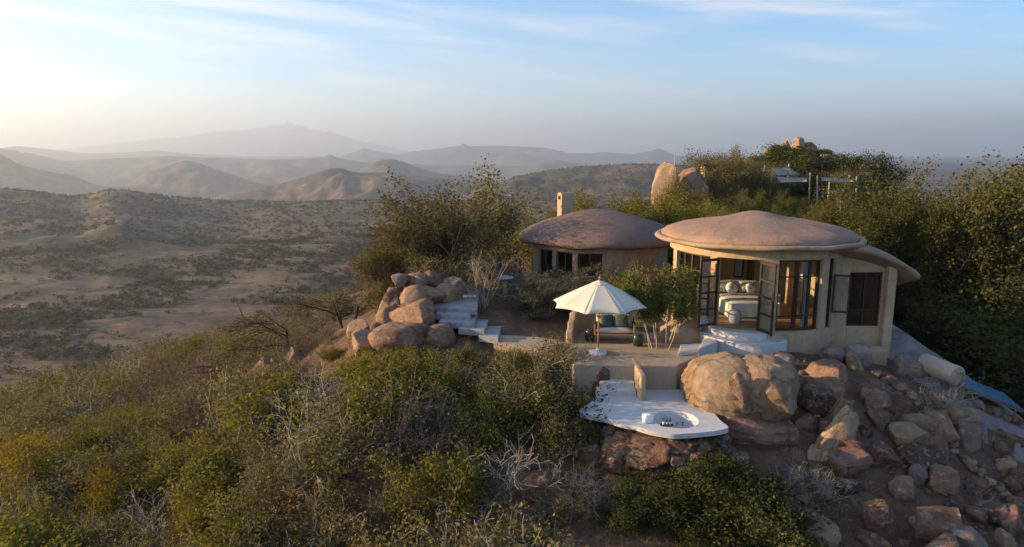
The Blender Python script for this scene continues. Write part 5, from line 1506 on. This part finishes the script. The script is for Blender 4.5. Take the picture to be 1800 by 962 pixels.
for k_, (px, Y, cp, wd, what) in enumerate([(1455, 37, 340, 0.9, 'nearest the shade sails'), (1530, 34, 306, 1.0, 'rising straight behind the wing roof'), (1590, 41, 350, 0.9, 'in the gap behind the wing roof'), (1648, 33, 300, 1.0, 'beyond the granite slab, first of the tall ones'),
                                       (1705, 38, 312, 0.95, 'half hidden between two taller crowns'), (1760, 33, 291, 1.05, 'above the water heater'), (1815, 38, 300, 1.0, 'behind the crown above the water heater'), (1860, 33, 290, 1.0, 'at the outer end of the row above the slope'), (1620, 45, 345, 1.0, 'far back in the gap of the row')]):
    x_ = (px - 900) / 1200 * Y * 0.99
    place_h(broad[k_ % 3], x_, Y, CAM_H + Y * math.tan(float(pyang(cp))) - hz(x_, Y), None, 'broad-leaved tree on the right slope, ' + what, 'tree', 'trees on the right slope', wide=wd * 0.85)
grove(broad, 5, (13, 20), (30, 40), (3.8, 5.0), 'leafy tree close behind the round pavilion', 'trees close behind the round pavilion', 4, lambda x, y: ray(1400, y) < x < ray(1560, y) and y > 31, 2.0, cap=CR)
grove(darkt, 22, (17, 34), (22, 38), (3.5, 5.5), 'dark undergrowth tree on the shaded right slope', 'undergrowth on the right slope', 5, lambda x, y: x > ray(1620, y) and x > 19 and x < ray(1900, y), 2.2, cap=[(1600, 420), (1700, 380), (1900, 360)])
grove(olive + grey, 22, (-6, 8), (27.5, 34), (1.0, 1.9), 'olive bush between the boulder pile and the old pavilion', 'bushes before the old pavilion', 6, lambda x, y: (x - QX) ** 2 + (y - QY) ** 2 > 12.5 and not (x > 3.6 and y > 29), 1.3, 'shrub')
grove(olive + lime, 7, (4.5, 8), (25.6, 28), (1.1, 2.0), 'olive bush in the gap between the pavilions', 'bushes between the pavilions', 7, lambda x, y: (x - QX) ** 2 + (y - QY) ** 2 > 11.5 and (x - PX) ** 2 + (y - PY) ** 2 > 11.5, 1.0, 'shrub')
grove(olive + dark, 62, (18, 56), (68, 104), (1.8, 3.4), 'olive bush on the rocky hill', 'bushes on the rocky hill', 8, lambda x, y: ray(1310, y) < x < ray(1540, y), 1.6, 'shrub', (1.1, 1.5), cap=CK)
grove(darkt, 5, (42, 56), (84, 100), (5.0, 6.5), 'dark tree on the shoulder of the rocky hill', 'dark trees on the rocky hill', 9, lambda x, y: ray(1465, y) < x < ray(1530, y), 2.5, cap=CK)
grove(airy, 5, (18, 28), (60, 74), (5.6, 7.0), 'airy grey-green tree on the saddle', 'airy trees on the saddle', 10, lambda x, y: ray(1195, y) < x < ray(1310, y), 3.0, cap=CA)
grove(olive + dry, 60, (-70, 10), (36, 110), (1.8, 3.4), 'scattered bush on the far side of the left slope', 'bushes on the far left slope', 12, lambda x, y: x < ray(640, y) and y > 40, 3.0, 'shrub')

# ------------------------------------------------------------------ rocky hill with its camp
for i, (x0, y0, x1, y1, Y, mat, lab) in enumerate([
        (1140, 283, 1188, 345, 58, 'rock_tan', 'split sunlit rock tooth on the saddle'), (1160, 288, 1220, 350, 59, 'rock', 'sloping shaded rock beside the split rock tooth'),
        (1308, 284, 1332, 330, 72, 'rock_tan', 'sunlit rock face on the near flank of the rocky hill'), (1392, 240, 1414, 262, 93, 'rock_tan', 'round boulder crowning the rocky hill'),
        (1360, 256, 1384, 280, 91, 'rock_tan', 'sunlit crag below the summit of the rocky hill'), (1374, 264, 1400, 292, 89, 'rock', 'brown crag on the flank of the rocky hill'),
        (1420, 272, 1478, 305, 86, 'rock_tan', 'long slanting sunlit boulder on the rocky hill'), (1380, 250, 1440, 275, 95, 'rock', 'dark summit rocks of the rocky hill'), (1352, 284, 1376, 300, 86, 'rock_tan', 'low sunlit rocks above the shade sails'), (1340, 262, 1362, 284, 92, 'rock', 'brown crag at the outer shoulder of the rocky hill'), (1400, 258, 1424, 282, 90, 'rock', 'brown crag under the summit boulder'), (1440, 262, 1462, 280, 92, 'rock_dark', 'dark crag beside the dark trees on the rocky hill'), (1366, 246, 1392, 264, 94, 'rock_tan', 'sunlit summit crag of the rocky hill')]):
    rock_px('crag', x0, y0, x1, y1, Y, 1200 + i, mat, 0.9, 0.5, lab, None, cat='rock', boxy=0.25, sharp=True, cuts=9, rough=0.07, rot=(0, R(28 if i == 1 else 14 if i == 6 else 8 if i == 0 else 0), 0))
def pole_(x, y, z0, z1, lean, label, group):
    bm = bmesh.new(); bar(bm, (0, 0, -0.3), (lean, 0, z1 - z0), 0.09, 0.07, 8)
    o = bm_obj('sail_pole', bm, MATS['pole']); o.location = (x, y, z0); tag(o, label, 'pole', group)
def sail(pts, sag, mat, label):
    bm = bmesh.new(); n = 8; rows = []
    a, b2, c, d = [Vector(p) for p in pts]
    for i in range(n + 1):
        s_ = i / n; row = []
        for j in range(n + 1):
            t = j / n
            p = (a * (1 - s_) + b2 * s_) * (1 - t) + (d * (1 - s_) + c * s_) * t
            ctr = (a + b2 + c + d) / 4
            pull = 0.16 * (4 * s_ * (1 - s_) * abs(2 * t - 1) + 4 * t * (1 - t) * abs(2 * s_ - 1))
            p = p.lerp(ctr, pull); p.z -= sag * 16 * s_ * (1 - s_) * t * (1 - t)
            row.append(bm.verts.new(p))
        rows.append(row)
    for A, B in zip(rows, rows[1:]):
        for j in range(n): bm.faces.new((A[j], A[j + 1], B[j + 1], B[j]))
    bmesh.ops.solidify(bm, geom=bm.faces[:], thickness=0.02)
    o = bm_obj('shade_sail', bm, MATS[mat], None, True); tag(o, label, 'shade sail')
sail([at(1352, 294, 70), at(1386, 293, 73), at(1412, 308, 73), at(1362, 309, 68)], 0.3, 'sail', 'grey-beige shade sail stretched high on the rocky hill')
sail([at(1360, 310, 66), at(1424, 312, 70), at(1420, 320, 66), at(1366, 322, 63)], 0.2, 'sail', 'lower beige shade sail under the high one')
sail([at(1440, 311, 66), at(1506, 314, 69), at(1504, 320, 64), at(1438, 318, 62)], 0.35, 'sail', 'long sagging beige shade sail beside the dark trees')
sail([at(1458, 336, 60), at(1482, 330, 63), at(1488, 337, 60), at(1462, 342, 58)], 0.1, 'sail_white', 'small white awning below the shade sails')
for px, y0, y1, Y, ln in [(1344, 291, 318, 68, 0.5), (1357, 306, 330, 64, 0.3), (1424, 304, 330, 68, -0.3), (1437, 309, 345, 63, -0.5), (1506, 310, 340, 66, -0.4), (1493, 308, 336, 70, 0), (1387, 288, 312, 74, 0), (1458, 320, 345, 60, 0)]:
    t_, b_ = at(px, y0, Y), at(px, y1, Y); zg = min(b_.z, hz(t_.x, t_.y)); pole_(t_.x - ln * 0.5, t_.y, zg, t_.z, ln * 0.5, 'weathered wooden pole holding up a shade sail', 'poles of the shade sails')
q = at(1187, 266, 62)
bm = bmesh.new(); bar(bm, (0, 0, -0.5), (0, 0, q.z - hz(q.x, q.y)), 0.05, 0.035, 6); o = bm_obj('mast', bm, MATS['pole']); o.location = (q.x, q.y, hz(q.x, q.y)); tag(o, 'thin mast rising beside the split rock tooth', 'mast')
q = at(1250, 290, 63)
hut = empty('lookout_hut', (q.x, q.y, q.z - 1.6)); tag(hut, 'small lookout hut with dark flat roof among the trees on the saddle', 'hut')
bm = bmesh.new(); box(bm, (0, 0, 0.3), (1.5, 1.3, 2.4)); hand(bm, 0.03); bm_obj('wall', bm, MATS['plaster'], hut)
bm = bmesh.new(); box(bm, (0.1, 0, 1.58), (2.1, 1.9, 0.14)); bm_obj('roof', bm, MATS['dark_wood'], hut)

# plants that were built but found no place are taken out again
for lst in (olive, green, lime, dark, dry, yellow, grey, airy, broad, limet, darkt):
    for p in lst:
        if p not in PROTOS:
            for c in list(p.children): bpy.data.objects.remove(c)
            bpy.data.objects.remove(p)
# ------------------------------------------------------------------ trees of the valley
def clump(seed, n=150, flat=0.55):
    nr = np.random.RandomState(seed)
    ctr = nr.normal(size=(9, 3)) * np.array([0.5, 0.5, 0.22]) + [0, 0, 0.75]
    C = ctr[nr.randint(0, 9, n)] + nr.normal(size=(n, 3)) * np.array([0.22, 0.22, 0.15])
    C[:, 2] = np.maximum(C[:, 2], 0.06)
    return C, nr
vproto = []
for k in range(5):
    C, nr = clump(800 + k)
    root = empty('valley_tree'); link_mesh('crown', leaves('crown', nr, C, 0.34, 0.4), MATS['leaf_far'], root)
    bm = bmesh.new(); bar(bm, (0, 0, -0.3), (0, 0, 0.7), 0.06, 0.04, 5); bm_obj('trunk', bm, MATS['bark_dark'], root); vproto.append(root)
nr = np.random.RandomState(77)
def valley_points(n, rmin, rmax, amin, amax, dens):
    out = []
    while len(out) < n:
        a = nr.uniform(amin, amax, 4000); r = np.sqrt(nr.uniform(rmin ** 2, rmax ** 2, 4000))
        x, y = r * np.sin(a), r * np.cos(a)
        k = fbm(x / 160, y / 160, 4) + 0.35 * fbm(x / 30, y / 30, 3) + nr.normal(size=4000) * 0.08 > dens
        out += list(zip(x[k], y[k]))
    return out[:n]
pts = sorted(valley_points(5200, 230, 900, R(-40), R(2), -0.06), key=lambda p: math.hypot(*p))
ind, rest = pts[:270], pts[270:]
for i, (x, y) in enumerate(ind):
    z = hz(x, y); s = nr.uniform(1.0, 2.6) * nr.choice([1, 1, 1.4])
    place(vproto[i % 5], x, y, s, None, z, 'scattered dark thorn tree on the open valley floor', 'tree', 'thorn trees on the valley floor', sz=s * nr.uniform(0.75, 1.15))
def joined(name, P, size, seed, nl=46, leaf=0.62):
    n = len(P); P = np.array(P); Z = H(P[:, 0], P[:, 1])
    r4 = np.random.RandomState(seed); s = r4.uniform(*size, n)
    ctr = r4.normal(size=(n, nl, 3)) * np.array([0.55, 0.55, 0.26]) + [0, 0, 0.6]
    ctr[:, :, 2] = np.maximum(ctr[:, :, 2], 0.05)
    C = ctr * s[:, None, None] + np.stack([P[:, 0], P[:, 1], Z], -1)[:, None, :]
    sz = np.repeat(s * leaf, nl)
    me = leaves(name, r4, C.reshape(-1, 3), sz[:, None] if False else 1.0, 0.4)
    # rescale every leaf about its own middle
    V = np.empty(len(me.vertices) * 3, np.float32); me.vertices.foreach_get('co', V); V = V.reshape(-1, 4, 3)
    c = V.mean(1, keepdims=True); V = c + (V - c) * sz[:, None, None]
    me.vertices.foreach_set('co', V.ravel().astype(np.float32)); me.update()
    o = link_mesh(name, me, MATS['leaf_far']); tag(o, kind='stuff')
joined('distant_trees', rest, (0.9, 3.2), 5, 26, 0.7)
joined('ridge_bush', valley_points(8000, 850, 2300, R(-42), R(20), -0.2), (1.6, 4.2), 6, 14, 0.95)
joined('plain_bush', valley_points(1500, 500, 2600, R(20), R(43), -0.05), (2.5, 6.0), 8, 14, 0.95)
# grass tufts on the near slopes
nr5 = np.random.RandomState(9); n = 9000
x = nr5.uniform(-26, 17, n); y = nr5.uniform(12, 46, n)
k = (fbm(x / 4, y / 4, 3) > -0.15) & ~((x > 1.5) & (x < 14) & (y > 16.5) & (y < 29)) & ~((x > -5) & (x < 8) & (y > 20.5) & (y < 28)) & ~((x > 11.5) & (y > 18))
x, y = x[k], y[k]; z = H(x, y); m = len(x); nb = 9
base = np.repeat(np.stack([x, y, z], -1), nb, 0) + np.concatenate([nr5.normal(size=(m * nb, 2)) * 0.06, np.zeros((m * nb, 1))], 1)
h = nr5.uniform(0.10, 0.34, m * nb); lean = nr5.normal(size=(m * nb, 2)) * 0.12
a = nr5.uniform(0, 6.28, m * nb); wv = np.stack([np.cos(a), np.sin(a), a * 0], -1) * 0.008
tipv = base + np.concatenate([lean, h[:, None]], 1)
Vg = np.stack([base - wv, base + wv, tipv], 1).reshape(-1, 3)
gm = np_mesh('dry_grass', Vg, np.arange(len(Vg)).reshape(-1, 3), {'lv': nr5.rand(m * nb)})
o = link_mesh('dry_grass', gm, MATS['grass']); tag(o, kind='stuff')
